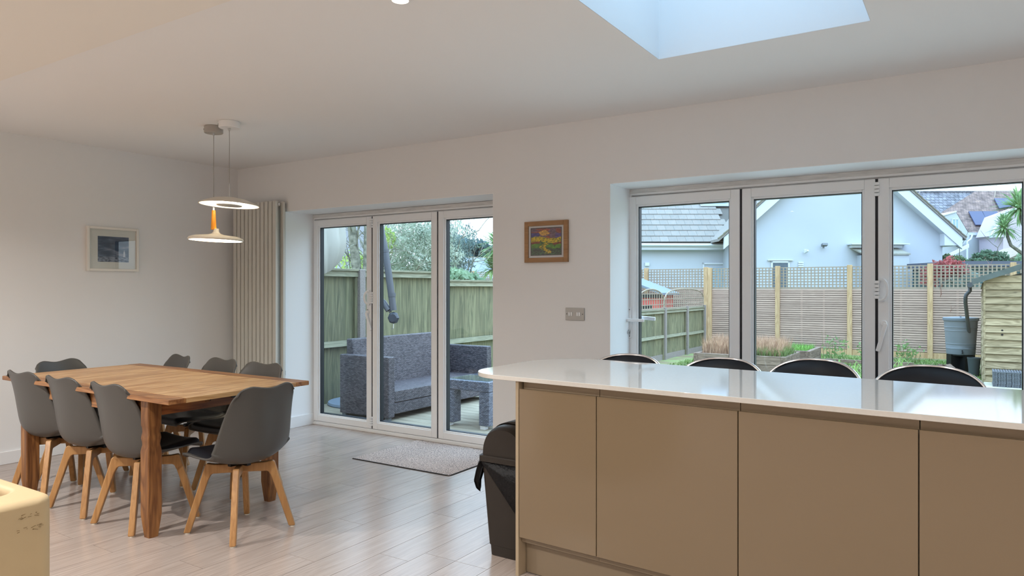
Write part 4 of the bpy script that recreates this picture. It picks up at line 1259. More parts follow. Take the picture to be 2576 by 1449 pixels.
def stuff(o, label): return tag(o, label, 'grass', kind='stuff')
stuff(blades('grass', 26000, (-5.9, .2, 11.5, 20.6), .085, .013, .5, M_grass, 1), 'patchy green lawn between the raised beds and the shed')
M_dry = mat('dry_stems', srgb(214, 176, 146), rough=.9, col2=srgb(156, 122, 98), vscale=9)
def plant(name, x, y, z, label, cat, builders, group=None):
    t = thing(name, (x, y, z), label, cat, group)
    for nm, fn_ in builders:
        o = fn_(t); o.name = nm
    return t
plant('lavender', -4.2, 16.3, -.22, 'dry tan lavender stems filling the nearer sleeper bed', 'plant', [
    ('stems', lambda t: tag(blades('stems', 5200, (-.85, .85, -.6, .6), .44, .010, .16, M_dry, 4, 0, parent=t), kind='stuff')),
    ('foliage', lambda t: tag(blades('foliage', 1800, (-.1, .95, -.66, .5), .26, .018, .35, leafmat('sage_leaf', srgb(136, 150, 92), srgb(84, 104, 60)), 5, 0, parent=t), kind='stuff'))])
plant('bed_grass', -4.0, 18.0, -.2, 'short bright green grass in the farther sleeper bed', 'grass', [
    ('blades', lambda t: tag(blades('blades', 2600, (-.9, .85, -.6, .6), .16, .012, .3, mat('bright_grass', srgb(136, 180, 88), rough=.8, col2=srgb(92, 134, 62), vscale=4), 6, 0, parent=t), kind='stuff'))])
def long_grass(t):
    r = random.Random(9); b = B()
    for k in range(60):
        a = r.uniform(0, 6.28); L = r.uniform(.35, .75); o = Vector((r.gauss(0, .12), r.gauss(0, .12), 0)); dr = Vector((math.cos(a), math.sin(a), 0)); w = r.uniform(.010, .020)
        nn = Vector((-dr.y, dr.x, 0)) * w; k1_ = r.uniform(.25, .8)
        P = [o, o + dr * L * .25 * k1_ + Vector((0, 0, L * .45)), o + dr * L * .65 * k1_ + Vector((0, 0, L * .72)), o + dr * L * 1.1 * k1_ + Vector((0, 0, L * .62 * (1.3 - k1_)))]
        vs = [[b.bm.verts.new(p - nn * s), b.bm.verts.new(p + nn * s)] for p, s in zip(P, (1, .9, .6, .1))]
        for i in range(3): b._f([vs[i][0], vs[i][1], vs[i + 1][1], vs[i + 1][0]])
    return mk('blades', b, leafmat('strap_leaf', srgb(176, 200, 120), srgb(96, 140, 62)), t)
plant('strap_leaf_plant', -1.32, 15.2, -.52, 'clump of long arching green blades seen beside the middle door handle', 'plant', [('blades', long_grass)])
plant('strap_leaf_plant', -1.9, 13.7, -.52, 'smaller clump of arching pale blades behind the third stool', 'plant', [('blades', long_grass)])
def sprig(seed, n, h):
    def f(t):
        r = random.Random(seed); b = B()
        for k in range(n):
            x, y = r.gauss(0, .16), r.gauss(0, .12); L = h * r.uniform(.6, 1.1); tx, ty = r.gauss(0, .08), r.gauss(0, .08)
            b.tube([(x, y, 0), (x + tx * .5, y + ty * .5, L * .5), (x + tx, y + ty, L)], [.006, .005, .002], 5)
        return mk('stem', b, mat('twig', srgb(120, 118, 80), rough=.9), t)
    return f
for i, (x, y, h, n, lb) in enumerate(((-2.75, 18.9, .75, 9, 'leggy young shrub with thin stems in the border, left of the second fence post'), (-2.05, 19.2, .55, 7, 'low leafy young shrub in the border under the slatted fence'),
                                      (-1.25, 19.4, .55, 8, 'broad-leaved young plant in the border nearest the middle door stile'))):
    plant('border_shrub', x, y, -.52, lb, 'plant', [('stem', sprig(i + 20, n, h)), ('leaf', lambda t, i=i, h=h: tag(leafcloud('leaf', 120, (0, 0, h * .5), (.3, .22, h * .5), .06, leafmat('young_leaf', srgb(148, 172, 110), srgb(98, 128, 78)), 30 + i, t, .1), kind='stuff'))], 'young shrubs in the border')
lg = thing('log', (-.62, 17.6, -.52), 'broken dark logs and bark lying beside the water butt', 'log')
b = B()
for k in range(9): b.obox((rs.uniform(-.4, .35), rs.uniform(-.2, .2), .05 + .03 * k % .12), (rs.uniform(.2, .5), .09, .08), Euler((rs.uniform(-.4, .4), rs.uniform(-.4, .4), rs.uniform(0, 3))))
mk('bark', b, M_slp, lg)

# ================================================================== rattan set and parasol on the deck
DZ = -.08
M_rat = weave('grey_rattan', srgb(112, 104, 110), srgb(62, 57, 64), srgb(14, 13, 16), .030, .0125)
SF = (-5.385, 6.455, DZ)
so = thing('rattan_sofa', SF, 'dark grey rattan sofa with its back to the green fence', 'sofa')
sx0, sx1, sy0, sy1 = -5.74, -5.03, 5.47, 7.35
def sp(name, x0, x1, y0, y1, z0, z1):
    b = B(); b.box(x0, x1, y0, y1, z0, z1); mk(name, b, M_rat, so, at=SF, bevel=.012)
sp('armrest', sx0 + .001, sx1, sy0, sy0 + .10, DZ + .03, .585); sp('armrest', sx0 + .001, sx1, sy1 - .10, sy1, DZ + .03, .575)
b = B(); b.prism([(sx0, sy0 + .1005, DZ + .03), (sx0 + .16, sy0 + .1005, DZ + .03), (sx0 + .16, sy0 + .1005, .2), (sx0 + .085, sy0 + .1005, .745), (sx0, sy0 + .1005, .745)], (0, sy1 - sy0 - .201, 0)); mk('backrest', b, M_rat, so, at=SF, bevel=.012)
sp('seat', sx0 + .161, sx1 - .004, sy0 + .1005, sy1 - .1005, .10, .225)
sp('front_panel', sx1 - .05, sx1 - .006, sy0 + .1008, sy1 - .1008, DZ + .06, .099)
for x in (sx0 + .04, sx1 - .05):
    for y in (sy0 + .05, sy1 - .05):
        b = B(); b.box(x - .025, x + .025, y - .025, y + .025, DZ, DZ + .0295); mk('foot', b, M_butt, so, at=SF)
CT = (-4.16, 6.10, DZ)
ct = thing('rattan_coffee_table', CT, 'low grey rattan coffee table in front of the rattan sofa', 'table')
cx0, cx1, cy0, cy1, cz = -4.45, -3.905, 5.66, 6.46, .385
def cp_(name, x0, x1, y0, y1, z0, z1, m=None):
    b = B(); b.box(x0, x1, y0, y1, z0, z1); mk(name, b, m or M_rat, ct, at=CT, bevel=.008)
M_rat2 = weave('pale_rattan', srgb(140, 144, 158), srgb(92, 94, 108), srgb(34, 34, 42), .030, .0125)
cp_('tabletop', cx0, cx1, cy0, cy1, cz - .10, cz, M_rat2)
b = B(); b.box(cx0 + .03, cx1 - .03, cy0 + .03, cy1 - .03, cz + .0005, cz + .006); mk('glass_top', b, glass('table_glass', (.85, .92, .97), .12, .8), ct, at=CT)
for x0 in (cx0, cx1 - .12):
    for y0 in (cy0, cy1 - .12): cp_('leg', x0, x0 + .12, y0, y0 + .12, DZ + .035, cz - .1005, M_rat2)
    b = B(); b.box(x0 + .01, x0 + .065, cy0 + .01, cy0 + .065, DZ, DZ + .0345); b.box(x0 + .01, x0 + .065, cy1 - .065, cy1 - .01, DZ, DZ + .0345); mk('foot', b, M_upvc, ct, at=CT)

M_alu = mat('slate_blue_metal', srgb(86, 88, 94), rough=.4, metal=.1)
UP = (-6.08, 6.22, DZ)
um = thing('parasol', UP, 'folded cream cantilever parasol with a curved slate arm behind the sofa', 'parasol')
b = B(); b.lathe([(0, 0), (.44, 0), (.45, .012), (.44, .035), (.30, .055), (.06, .06), (0, .06)], (0, 0, 0), 48); mk('base', b, mat('base_blue_grey', srgb(120, 134, 152), rough=.5), um, smooth=True)
b = B(); b.tube([(.03, .08, .05), (.03, .08, 2.62)], .034, 16); mk('mast', b, M_alu, um, smooth=True)
def armpt(u, d, z): 
    v = FR(u, d, z) - Vector(UP); return v
# curved arm drops from the mast head to the pivot, a thin strut joins it
pp_ = [armpt(-1.66, 8.35, 2.62), armpt(-1.60, 8.3, 2.30), armpt(-1.535, 8.28, 2.02), armpt(-1.475, 8.26, 1.74), armpt(-1.43, 8.25, 1.45), armpt(-1.395, 8.24, 1.20), armpt(-1.375, 8.24, 1.04)]
b = B(); b.tube(pp_, [.034, .036, .038, .040, .040, .040, .040], 14); mk('arm', b, M_alu, um, smooth=True)
b = B(); b.tube([armpt(-1.395, 8.24, 1.24), armpt(-1.392, 8.24, 1.20)], .045, 14); b.tube([armpt(-1.475, 8.26, 1.745), armpt(-1.472, 8.26, 1.715)], .044, 14); mk('arm_collar', b, M_alu, um, smooth=True)
b = B(); b.tube([armpt(-1.62, 8.3, 1.36), armpt(-1.54, 8.28, 1.215), armpt(-1.41, 8.25, 1.02)], .017, 10); b.tube([armpt(-1.50, 8.27, 1.14), armpt(-1.43, 8.25, 1.04)], .036, 12); mk('strut', b, M_alu, um, smooth=True)
b = B(); c = armpt(-1.372, 8.23, .955); b.lathe([(0, -.07), (.045, -.055), (.068, 0), (.045, .055), (0, .07)], c, 20); b.lathe([(0, -.075), (.045, -.075), (.045, .075), (0, .075)], c, 16, axis=Euler((R(90), 0, YAW)).to_matrix()); mk('pivot', b, mat('pivot_dark', srgb(52, 58, 68), rough=.4), um, smooth=True)
b = B(); b.tube([c + Vector((0, 0, -.07)), c + Vector((.005, -.01, -.12)), c + Vector((-.02, -.01, -.13))], .004, 6); mk('crank_hook', b, M_chrome, um)
def cloth(u, v):
    z = 1.50 + v * 1.35
    f = 2 * math.pi * u
    r = .25 * (math.sin(min(1, v * 3.2 + .12) * math.pi / 2) ** .6) * (1 - .35 * max(0, v - .4)) 
    r *= 1 + .24 * abs(math.cos(4.5 * f + 2.6 * v)) ** 1.5 - .12 + .05 * math.sin(4 * f + 5 * v)
    cx = armpt(-2.24 + .04 * (1 - v) ** 2, 8.35, 0)
    return Vector((cx.x + r * math.cos(f), cx.y + r * math.sin(f), z - DZ + .05 * math.sin(f) * (1 - v)))
b = B(); g = b.grid(cloth, 72, 28, closed_u=True); b._f([g[i][0] for i in range(72)])
mk('canopy', b, mat('cream_canvas', srgb(186, 182, 172), rough=.9), um, smooth=True)
# ================================================================== neighbouring houses
def hpart(name, b, m, t, at, **k): return mk(name, b, m, t, at=at, **k)
# ---- house A: white gable with a tiled wing
HA = (11.0, 29.0, -.5)
ha = fthing('white_bungalow', HA[0], HA[1], 'white rendered bungalow with a big gable and grey concrete roof tiles behind the slatted fence', 'house', z=-.5)
b = B(); b.box(2.4, 8.9, 28.0, 34, -.5, 3.05)
hpart('wall', b, M_render, ha, HA)
b = B(); b.prism([(8.30, 27, -.5), (16.35, 27, -.5), (16.35, 27, 3.35), (12.41, 27, 6.85), (8.30, 27, 3.2)], (0, 9, 0)); hpart('gable_wall', b, M_render, ha, HA)
# gable roof slabs
sl_ = .93
def slab(x0, z0, x1, z1, y0, y1, th, name, m):
    b = B(); b.prism([(x0, y0, z0), (x1, y0, z1), (x1, y0, z1 - th), (x0, y0, z0 - th)], (0, y1 - y0, 0)); return hpart(name, b, m, ha, HA)
slab(12.41, 7.29, 17.02, 7.29 - sl_ * 4.61 * .955, 26.62, 36.2, .10, 'roof_slope', M_tile)
slab(12.41, 7.29, 7.75, 7.29 - sl_ * 4.66 * .955, 26.62, 36.2, .10, 'roof_slope', M_tile)
slab(12.41, 7.17, 16.90, 3.20, 26.66, 26.75, .44, 'bargeboard', M_fascia); slab(12.41, 7.17, 7.95, 3.20, 26.66, 26.75, .44, 'bargeboard', M_fascia)
slab(12.41, 6.74, 16.35, 3.28, 26.75, 27.0, .02, 'soffit', M_fascia); slab(12.41, 6.74, 8.3, 3.10, 26.75, 27.0, .02, 'soffit', M_fascia)
b = B(); b.prism([(16.25, 26.70, 2.90), (16.88, 26.70, 2.90), (16.88, 26.70, 3.20), (16.55, 26.70, 3.45), (16.25, 26.70, 3.50)], (0, 9, 0)); hpart('box_eave', b, M_fascia, ha, HA)
# tile edges up the verge
b = B()
for i in range(22):
    f = i / 22; x = 17.02 - 4.61 * f; z = (7.29 - sl_ * 4.61 * .955) + 4.40 * .93 * f * 1.0
    b.obox((x - .10, 26.66, z + .10), (.30, .12, .035), Euler((0, R(38), 0)))
    x = 7.75 + 4.66 * f; b.obox((x + .10, 26.66, z + .06), (.30, .12, .035), Euler((0, R(-38), 0)))
hpart('verge_tile', b, mat('lichen_tile', srgb(128, 122, 104), rough=.95, var=.3, vscale=10), ha, HA)
# wing roof: each tile in view is a part
pitch = R(40); tw, gl = .335, .38
q = B(); q.box(-tw / 2 + .003, tw / 2 - .003, 0, gl + .05, 0, .028); tme = q.mesh('roof_tile'); tme.materials.append(M_tile)
for r_ in range(9):
    for k in range(17):
        x = 2.95 + k * tw + (tw / 2 if r_ % 2 else 0)
        o = bpy.data.objects.new('roof_tile', tme); COL.objects.link(o); o.parent = ha
        s = r_ * gl
        o.location = (x - HA[0], 27.72 + s * math.cos(pitch) - HA[1], 3.06 + s * math.sin(pitch) + .035 + .5)
        o.rotation_euler = (pitch - R(3.5), 0, 0)
b = B(); b.prism([(2.4, 27.74, 3.0), (2.4, 27.74, 3.05), (2.4, 31.9, 3.05 + 4.16 * .839), (2.4, 36, 3.05)], (7.4, 0, 0)); hpart('wing_roof', b, mat('roof_under', srgb(92, 90, 86), rough=.95), ha, HA)
b = B(); b.prism([(2.4, 27.72 + 9 * gl * .766, 3.09 + 9 * gl * .643), (2.4, 27.72 + 9 * gl * .766, 3.12 + 9 * gl * .643), (2.4, 31.9, 3.13 + 4.16 * .839), (2.4, 31.9, 3.05 + 4.16 * .839)], (7.4, 0, 0)); hpart('upper_tiles', b, M_tile, ha, HA)
b = B(); b.box(2.4, 8.45, 27.72, 27.75, 2.78, 3.0); b.box(2.4, 8.4, 27.72, 28.0, 2.78, 2.80); hpart('fascia', b, M_fascia, ha, HA)
b = B(); b.tube([(2.4, 27.66, 2.99), (8.2, 27.66, 2.97), (8.62, 27.1, 2.97), (8.62, 26.75, 3.10)], .062, 12); hpart('gutter', b, M_fascia, ha, HA, smooth=True)
b = B(); b.box(8.6, 8.9, 26.7, 28.0, 2.75, 3.05); hpart('eave_box', b, M_fascia, ha, HA)
# roof window
def onroof(x, s, up=0): return (x, 27.72 + s * math.cos(pitch) - up * math.sin(pitch), 3.1 + s * math.sin(pitch) + up * math.cos(pitch))
rw = B()
def rbox(b, x0, x1, s0, s1, u0, u1):
    vs = [b.bm.verts.new(onroof(x, s, u)) for u in (u0, u1) for x, s in ((x0, s0), (x1, s0), (x1, s1), (x0, s1))]
    for q in ((3, 2, 1, 0), (4, 5, 6, 7), (0, 1, 5, 4), (1, 2, 6, 5), (2, 3, 7, 6), (3, 0, 4, 7)): b._f([vs[i] for i in q])
rbox(rw, 8.0, 9.0, 2.70, 3.85, .04, .16); f_ = hpart('roof_window', rw, M_fascia, ha, HA)
rw = B(); rbox(rw, 8.08, 8.92, 2.80, 3.75, .161, .17); hpart('pane', rw, mat('sky_glass', (.25, .33, .42), rough=.08), f_, (0, 0, 0)); 
bpy.data.objects[f_.name].children[0].data.transform(Matrix.Translation(-Vector(HA)))
rw = B(); rbox(rw, 7.85, 9.1, 2.45, 2.70, .03, .05); hpart('flashing', rw, mat('lead', srgb(150, 162, 172), rough=.6), ha, HA)
# openings and fittings
def hwin(name, x0, x1, z0, z1, y, glassm, rows=1, cols=1, fw=.06):
    b = B(); b.box(x0, x0 + fw, y - .03, y + .04, z0, z1); b.box(x1 - fw, x1, y - .03, y + .04, z0, z1); b.box(x0, x1, y - .03, y + .04, z1 - fw, z1); b.box(x0, x1, y - .03, y + .04, z0, z0 + fw)
    for c_ in range(1, cols): xm = x0 + (x1 - x0) * c_ / cols; b.box(xm - fw * .4, xm + fw * .4, y - .03, y + .04, z0, z1)
    return b
M_hg = mat('house_glass', srgb(84, 100, 112), rough=.15, var=.3, vscale=14)
M_hl = mat('house_glass_light', srgb(150, 176, 190), rough=.15)
b = hwin('w', 9.83, 10.53, 1.1, 2.32, 26.98, None); w_ = hpart('window', b, M_fascia, ha, HA)
b = B(); b.box(9.89, 10.47, 26.96, 27.02, 1.16, 2.26); b2 = hpart('pane', b, M_hg, w_, HA)
b = B(); b.box(9.70, 10.66, 26.93, 27.0, 2.34, 2.37); hpart('lintel', b, M_fascia, ha, HA)
b = B()
for z in (2.1, 2.17, 2.24): b.box(10.86, 11.06, 26.95, 27, z, z + .05)
hpart('wall_vent', b, M_fascia, ha, HA)
b = B(); b.box(5.23, 5.40, 27.93, 28, 2.17, 2.30); hpart('wall_vent', b, M_fascia, ha, HA)
b = B(); b.obox((11.12, 26.86, 2.68), (.10, .16, .07), Euler((R(-25), 0, R(30)))); b.lathe([(0, -.03), (.045, -.03), (.045, .0), (0, .0)], (11.14, 26.98, 2.74), 12, axis=Euler((R(90), 0, 0)).to_matrix()); hpart('camera_fitting', b, M_fascia, ha, HA)
b = B(); b.obox((11.79, 26.82, 2.93), (.20, .16, .08), Euler((R(-20), 0, 0))); b.lathe([(0, -.04), (.035, -.04), (.035, .03), (0, .03)], (11.78, 26.88, 2.84), 12); hpart('security_light', b, M_butt, ha, HA)
b = B(); b.box(12.72, 14.9, 26.6, 27, 2.93, 2.97); b.prism([(12.80, 27, 2.92), (14.72, 27, 2.92), (14.72, 27, 2.82), (12.80, 27, 2.82)], (0, -.2, 0)); hpart('bay_flashing', b, M_fascia, ha, HA)
b = B(); vs = [(12.86, 26.98, 2.83), (14.60, 26.98, 2.83), (14.78, 26.35, 2.58), (13.05, 26.35, 2.58)]; b.prism(vs, (0, 0, -.05)); hpart('bay_roof', b, mat('bay_tile', srgb(150, 150, 140), rough=.9, var=.2, vscale=7), ha, HA)
b = B(); b.box(13.10, 14.75, 26.4, 27, -.5, 2.53); hpart('bay_wall', b, M_render, ha, HA)
b = hwin('w', 7.50, 8.60, .3, 2.29, 27.98, None); d_ = hpart('back_door', b, M_fascia, ha, HA)
b = B(); b.box(7.56, 8.54, 27.97, 28.01, .36, 2.1); hpart('panel', b, M_hl, d_, HA)
# side extension of house A, seen past its right corner
b = B(); b.box(16.36, 17.1, 29.5, 33, -.5, 2.75); hpart('rear_wall', b, M_render, ha, HA)
b = B(); b.prism([(16.36, 29.4, 2.66), (17.2, 29.4, 2.66), (17.2, 31.5, 3.5), (16.36, 31.5, 3.5)], (0, 0, .08)); hpart('rear_roof', b, M_tile, ha, HA)
for x, z in ((16.75, 1.75), (16.75, 2.22)):
    b = B(); b.box(x, x + .36, 29.42, 29.5, z, z + .34); w_ = hpart('window', b, M_fascia, ha, HA)
    b = B(); b.box(x + .04, x + .32, 29.40, 29.44, z + .04, z + .30); hpart('pane', b, M_hg, w_, HA)

# ---- house B: brown and grey roofs with solar panels, pink gable
HB = (28.0, 42.0, -.5)
hb = fthing('far_house', HB[0], HB[1], 'distant white and pink house with brown tiled roof and solar panels on the far right', 'house', z=-.5)
def rooftex(name, c1, c2, row, mort):
    m = bpy.data.materials.new(name); m.use_nodes = True; n, l = m.node_tree.nodes, m.node_tree.links; p = n['Principled BSDF']; p.inputs['Roughness'].default_value = .95
    tc = n.new('ShaderNodeTexCoord'); sp_ = n.new('ShaderNodeSeparateXYZ'); cb = n.new('ShaderNodeCombineXYZ'); l.new(tc.outputs['Object'], sp_.inputs[0]); l.new(sp_.outputs['X'], cb.inputs[0]); l.new(sp_.outputs['Z'], cb.inputs[1])
    br = n.new('ShaderNodeTexBrick'); l.new(cb.outputs[0], br.inputs[0]); br.inputs['Scale'].default_value = 1; br.inputs['Brick Width'].default_value = row * 1.3; br.inputs['Row Height'].default_value = row; br.inputs['Mortar Size'].default_value = row * .14; br.inputs['Mortar Smooth'].default_value = .8
    br.inputs['Color1'].default_value = (*c1, 1); br.inputs['Color2'].default_value = (*c2, 1); br.inputs['Mortar'].default_value = (*mort, 1)
    no = n.new('ShaderNodeTexNoise'); no.inputs['Scale'].default_value = 3.5; no.inputs['Detail'].default_value = 8; l.new(tc.outputs['Object'], no.inputs[0])
    mr = n.new('ShaderNodeMapRange'); mr.inputs['From Min'].default_value = .3; mr.inputs['From Max'].default_value = .7; mr.inputs['To Min'].default_value = .6; mr.inputs['To Max'].default_value = 1.45; l.new(no.outputs['Fac'], mr.inputs[0])
    hs = n.new('ShaderNodeHueSaturation'); l.new(mr.outputs[0], hs.inputs['Value']); l.new(br.outputs['Color'], hs.inputs['Color']); l.new(hs.outputs[0], p.inputs['Base Color'])
    return m
M_grey_roof = rooftex('grey_pantiles', srgb(128, 128, 134), srgb(104, 104, 112), .20, srgb(70, 70, 78))
M_brown = rooftex('brown_tiles', srgb(132, 112, 104), srgb(112, 96, 92), .12, srgb(84, 72, 72))
M_pink = mat('pale_pink_render', srgb(190, 178, 192), rough=.9)
def plate(name, pts, m, thk=.08, up=Vector((0, .64, -.77)), par=None):
    b = B(); b.prism([Vector(p) for p in pts], up * thk); return hpart(name, b, m, par or hb, HB)
b = B(); b.box(20, 27.3, 42.2, 50, -.5, 4.2); hpart('wall', b, M_render, hb, HB)
plate('roof', [(20, 41.9, 4.1), (36, 41.9, 4.1), (36, 45.93, 7.48), (20, 45.93, 7.48)], M_grey_roof)
b = B(); b.box(20, 36, 45.85, 46.05, 7.44, 7.56); hpart('ridge', b, M_grey_roof, hb, HB)
plate('roof_slope', [(29.2, 44.83, 7.40), (25.61, 42.79, 5.69), (26.9, 43.0, 5.86), (26.62, 41.36, 4.48), (27.8, 41.36, 4.48), (36, 41.36, 4.48), (36, 44.83, 7.40)], M_brown)
b = B(); b.prism([(26.0, 41.3, -.5), (30, 41.3, -.5), (30, 41.3, 4.42), (26.0, 41.3, 4.42)], (0, 4, 0)); hpart('wall', b, M_render, hb, HB)
b = B(); b.box(26.3, 28.2, 41.2, 41.3, 4.36, 4.52); hpart('gutter', b, M_fascia, hb, HB)
for x, xe in ((27.27, 28.03), (28.07, 28.9)):
    plate('solar_panel', [(x, 41.80, 5.02), (xe, 41.80, 5.02), (xe + .36, 42.87, 5.93), (x + .27, 42.87, 5.93)], mat('solar_blue', srgb(58, 64, 96), rough=.4, spec=.3), .06)
plate('solar_panel', [(29.56, 43.1, 6.14), (30.5, 43.3, 6.3), (31.0, 44.0, 6.86), (29.85, 44.0, 6.86)], MATS['solar_blue'], .06)
# dormer cheek with windows
b = B(); b.prism([(23.95, 40, 5.25), (24.99, 40, 5.55), (25.75, 40, 4.28), (25.75, 40, 3.9), (25.2, 40, 3.7), (24.2, 40, 4.6), (23.6, 40, 5.0)], (0, 3.2, 0)); hpart('dormer', b, M_render, hb, HB)
b = B(); b.prism([(23.7, 39.95, 5.20), (24.99, 39.95, 5.56), (24.99, 39.95, 5.64), (23.7, 39.95, 5.28)], (0, 3.2, 0)); hpart('dormer_roof_edge', b, M_fascia, hb, HB)
for x0, x1, z0, z1 in ((24.05, 24.45, 4.72, 5.12), (24.72, 25.13, 4.42, 5.20)):
    b = hwin('w', x0, x1, z0, z1, 39.97, None, cols=2, fw=.05); w_ = hpart('window', b, M_fascia, hb, HB)
    b = B(); b.box(x0 + .04, x1 - .04, 39.96, 40.0, z0 + .04, z1 - .04); hpart('pane', b, M_hl, w_, HB)
b = B(); b.box(23.2, 25.65, 40.4, 44, -.5, 3.9); hpart('lower_wall', b, M_render, hb, HB)
b = B(); b.tube([(25.85, 39.9, 4.30), (25.75, 39.9, 4.05), (25.55, 39.9, 3.9), (25.55, 39.9, 2.4)], .05, 8); hpart('downpipe', b, M_fascia, hb, HB)
b = B(); b.prism([(24.0, 39.5, 3.05), (25.4, 39.5, 3.75), (25.4, 39.5, 3.55), (24.0, 39.5, 2.85)], (0, .1, 0)); hpart('porch_board', b, M_fascia, hb, HB)
# pink gable
b = B(); b.prism([(26.95, 39, -.5), (33, 39, -.5), (33, 39, 5.6), (28.6, 39, 5.85), (27.25, 39, 5.35), (26.75, 39, 4.2), (26.95, 39, 4.1)], (0, 2, 0)); hpart('pink_wall', b, M_pink, hb, HB)
for pts in ([(26.30, 38.9, 4.20), (27.05, 38.9, 5.52), (27.15, 38.9, 5.36), (26.60, 38.9, 4.18)], [(26.90, 38.9, 5.26), (28.6, 38.9, 5.98), (28.6, 38.9, 5.80), (26.96, 38.9, 5.12)]):
    b = B(); b.prism([(p[0], p[1], p[2]) for p in pts], (0, .2, 0)); hpart('bargeboard', b, M_fascia, hb, HB)
b = B(); b.box(26.45, 26.75, 38.8, 39.4, 4.08, 4.32); hpart('eave_box', b, M_fascia, hb, HB)
b = B(); b.box(26.72, 27.28, 38.9, 39.0, 2.0, 3.05); w_ = hpart('window', b, mat('dark_window', srgb(92, 100, 112), rough=.2), hb, HB)
b = B(); b.box(29.0, 29.7, 38.9, 39.0, 3.2, 4.3); hpart('window', b, M_hl, hb, HB)

# ---- small brown-roofed porch at the far right
pc = fthing('porch_building', 21.6, 30.5, 'small brown-roofed porch building at the right edge beside the palm', 'building', z=-.5)
b = B(); b.box(-.9, 1.2, -.9, .9, 0, 3.0); mk('wall', b, M_render, pc)
b = B(); b.prism([(-1.15, -1.0, 2.95), (.2, -1.0, 3.55), (1.5, -1.0, 2.95)], (0, 2, 0)); mk('roof', b, mat('tan_tiles', srgb(158, 142, 128), rough=.9, var=.2, vscale=9), pc)

# ---- dark flat-roofed garage behind the trellis
ga = fthing('garage', 17.2, 24.5, 'low dark flat-roofed garage behind the trellis near the shed', 'garage', z=-.5)
b = B(); b.box(-2.55, 3.2, -1.2, 1.5, 0, 2.5); mk('wall', b, mat('dark_green_wall', srgb(58, 84, 86), rough=.8, var=.3, vscale=3), ga)
b = B(); b.box(-2.7, 3.3, -1.35, 1.6, 2.50, 2.68); mk('roof_edge', b, mat('slate_edge', srgb(78, 84, 100), rough=.7), ga)

# ---- other far roofs seen over the left fence
fr1 = fthing('slate_house', -6.6, 30, 'distant house with a slate blue roof behind the bare tree', 'house', z=-.5)
b = B(); b.box(-2.6, .9, 0, 5, 0, 3.0); mk('wall', b, M_render, fr1)
b = B(); b.prism([(-2.8, -.2, 3.0), (1.0, -.2, 3.0), (1.0, 2.5, 4.55), (-2.8, 2.5, 4.55)], (0, 0, .1)); mk('roof', b, mat('slate_blue', srgb(112, 108, 108), rough=.8, var=.12, vscale=12), fr1)
fr2 = fthing('grey_roofed_house', -1.6, 30, 'distant low grey roof with a pale dormer below the far trees', 'house', z=-.5)
b = B(); b.box(-1.2, 3, 0, 5, 0, 2.2); mk('wall', b, M_render, fr2)
b = B(); b.prism([(-1.4, -.2, 2.15), (3.1, -.2, 2.15), (3.1, 1.2, 3.05), (-1.4, 1.2, 3.05)], (0, 0, .08)); mk('roof', b, mat('grey_slate', srgb(136, 146, 158), rough=.8, var=.12, vscale=12), fr2)
b = B(); b.box(-.75, -.45, -.3, 1.0, 2.55, 2.85); mk('dormer', b, M_fascia, fr2)

# ================================================================== trees and shrubs
M_bark = mat('bark', srgb(142, 140, 124), rough=.95, col2=srgb(92, 92, 80), vscale=14, bump=.3)
L_silver = leafmat('silver_leaf', srgb(204, 210, 192), srgb(150, 166, 150))
L_dark = leafmat('dark_leaf', srgb(150, 166, 158), srgb(104, 126, 122))
L_lime = leafmat('lime_leaf', srgb(190, 208, 120), srgb(140, 168, 88))
L_mid = leafmat('mid_leaf', srgb(144, 166, 124), srgb(100, 128, 96))
L_red = leafmat('red_leaf', srgb(196, 108, 108), srgb(132, 74, 70))
L_far = leafmat('far_leaf', srgb(120, 146, 150), srgb(84, 110, 112))
L_feather = leafmat('feather_leaf', srgb(176, 200, 168), srgb(128, 160, 128))
def branchy(t, base, top, r0, seed, lv=4, n0=5, spread=.55, m=None):
    r = random.Random(seed); b = B()
    def grow(p, d, L, rad, lvl):
        pts = [p]; dd = d.copy()
        for i in range(4):
            dd = (dd + Vector((r.gauss(0, .12), r.gauss(0, .12), r.gauss(.02, .06)))).normalized(); pts.append(pts[-1] + dd * L / 4)
        b.tube(pts, [rad * (1 - .14 * i) for i in range(5)], 6 if lvl < 2 else 4)
        if lvl >= lv: return
        for k in range(2 if lvl else n0):
            q_ = pts[r.choice((2, 3, 4)) if k else 4]
            nd = (dd + Vector((r.gauss(0, spread), r.gauss(0, spread), r.gauss(.15, spread * .6)))).normalized()
            grow(q_, nd, L * r.uniform(.55, .8), rad * .55, lvl + 1)
    d = Vector(top) - Vector(base); grow(Vector(base), d.normalized(), d.length, r0, 0)
    return mk('branch', b, m or M_bark, t)
def tree(name, u, d, label, crown, trunk=None, cat='tree', group=None, z=-.5):
    t = fthing(name, u, d, label, cat, group, z=z)
    for (n, c, rad, size, m, seed) in crown:
        tag(leafcloud('foliage', n, (c[0], c[1], c[2] - z), rad, size, m, seed, t, .35), kind='stuff')
    if trunk: trunk(t)
    return t
tree('silver_shrub_tree', -1.95, 14.2, 'silvery green bushy tree over the left fence, in the middle pane', [(15000, (.05, 0, 1.85), (.80, .6, .85), .036, L_silver, 1), (4200, (.2, .2, 2.75), (.95, .7, .7), .032, L_silver, 2)],
     lambda t: branchy(t, (0, 0, 0), (.05, 0, 1.5), .06, 5, 4, 5))
tree('dark_evergreen', -1.12, 15.2, 'darker blue-green evergreen rising over the left fence at the third pane', [(7000, (-.22, 0, 1.7), (.42, .4, .95), .040, L_dark, 3), (330, (.18, 0, 2.35), (.22, .2, .35), .036, L_dark, 13)],
     lambda t: branchy(t, (0, 0, 0), (.1, 0, 1.6), .05, 6, 3, 4))
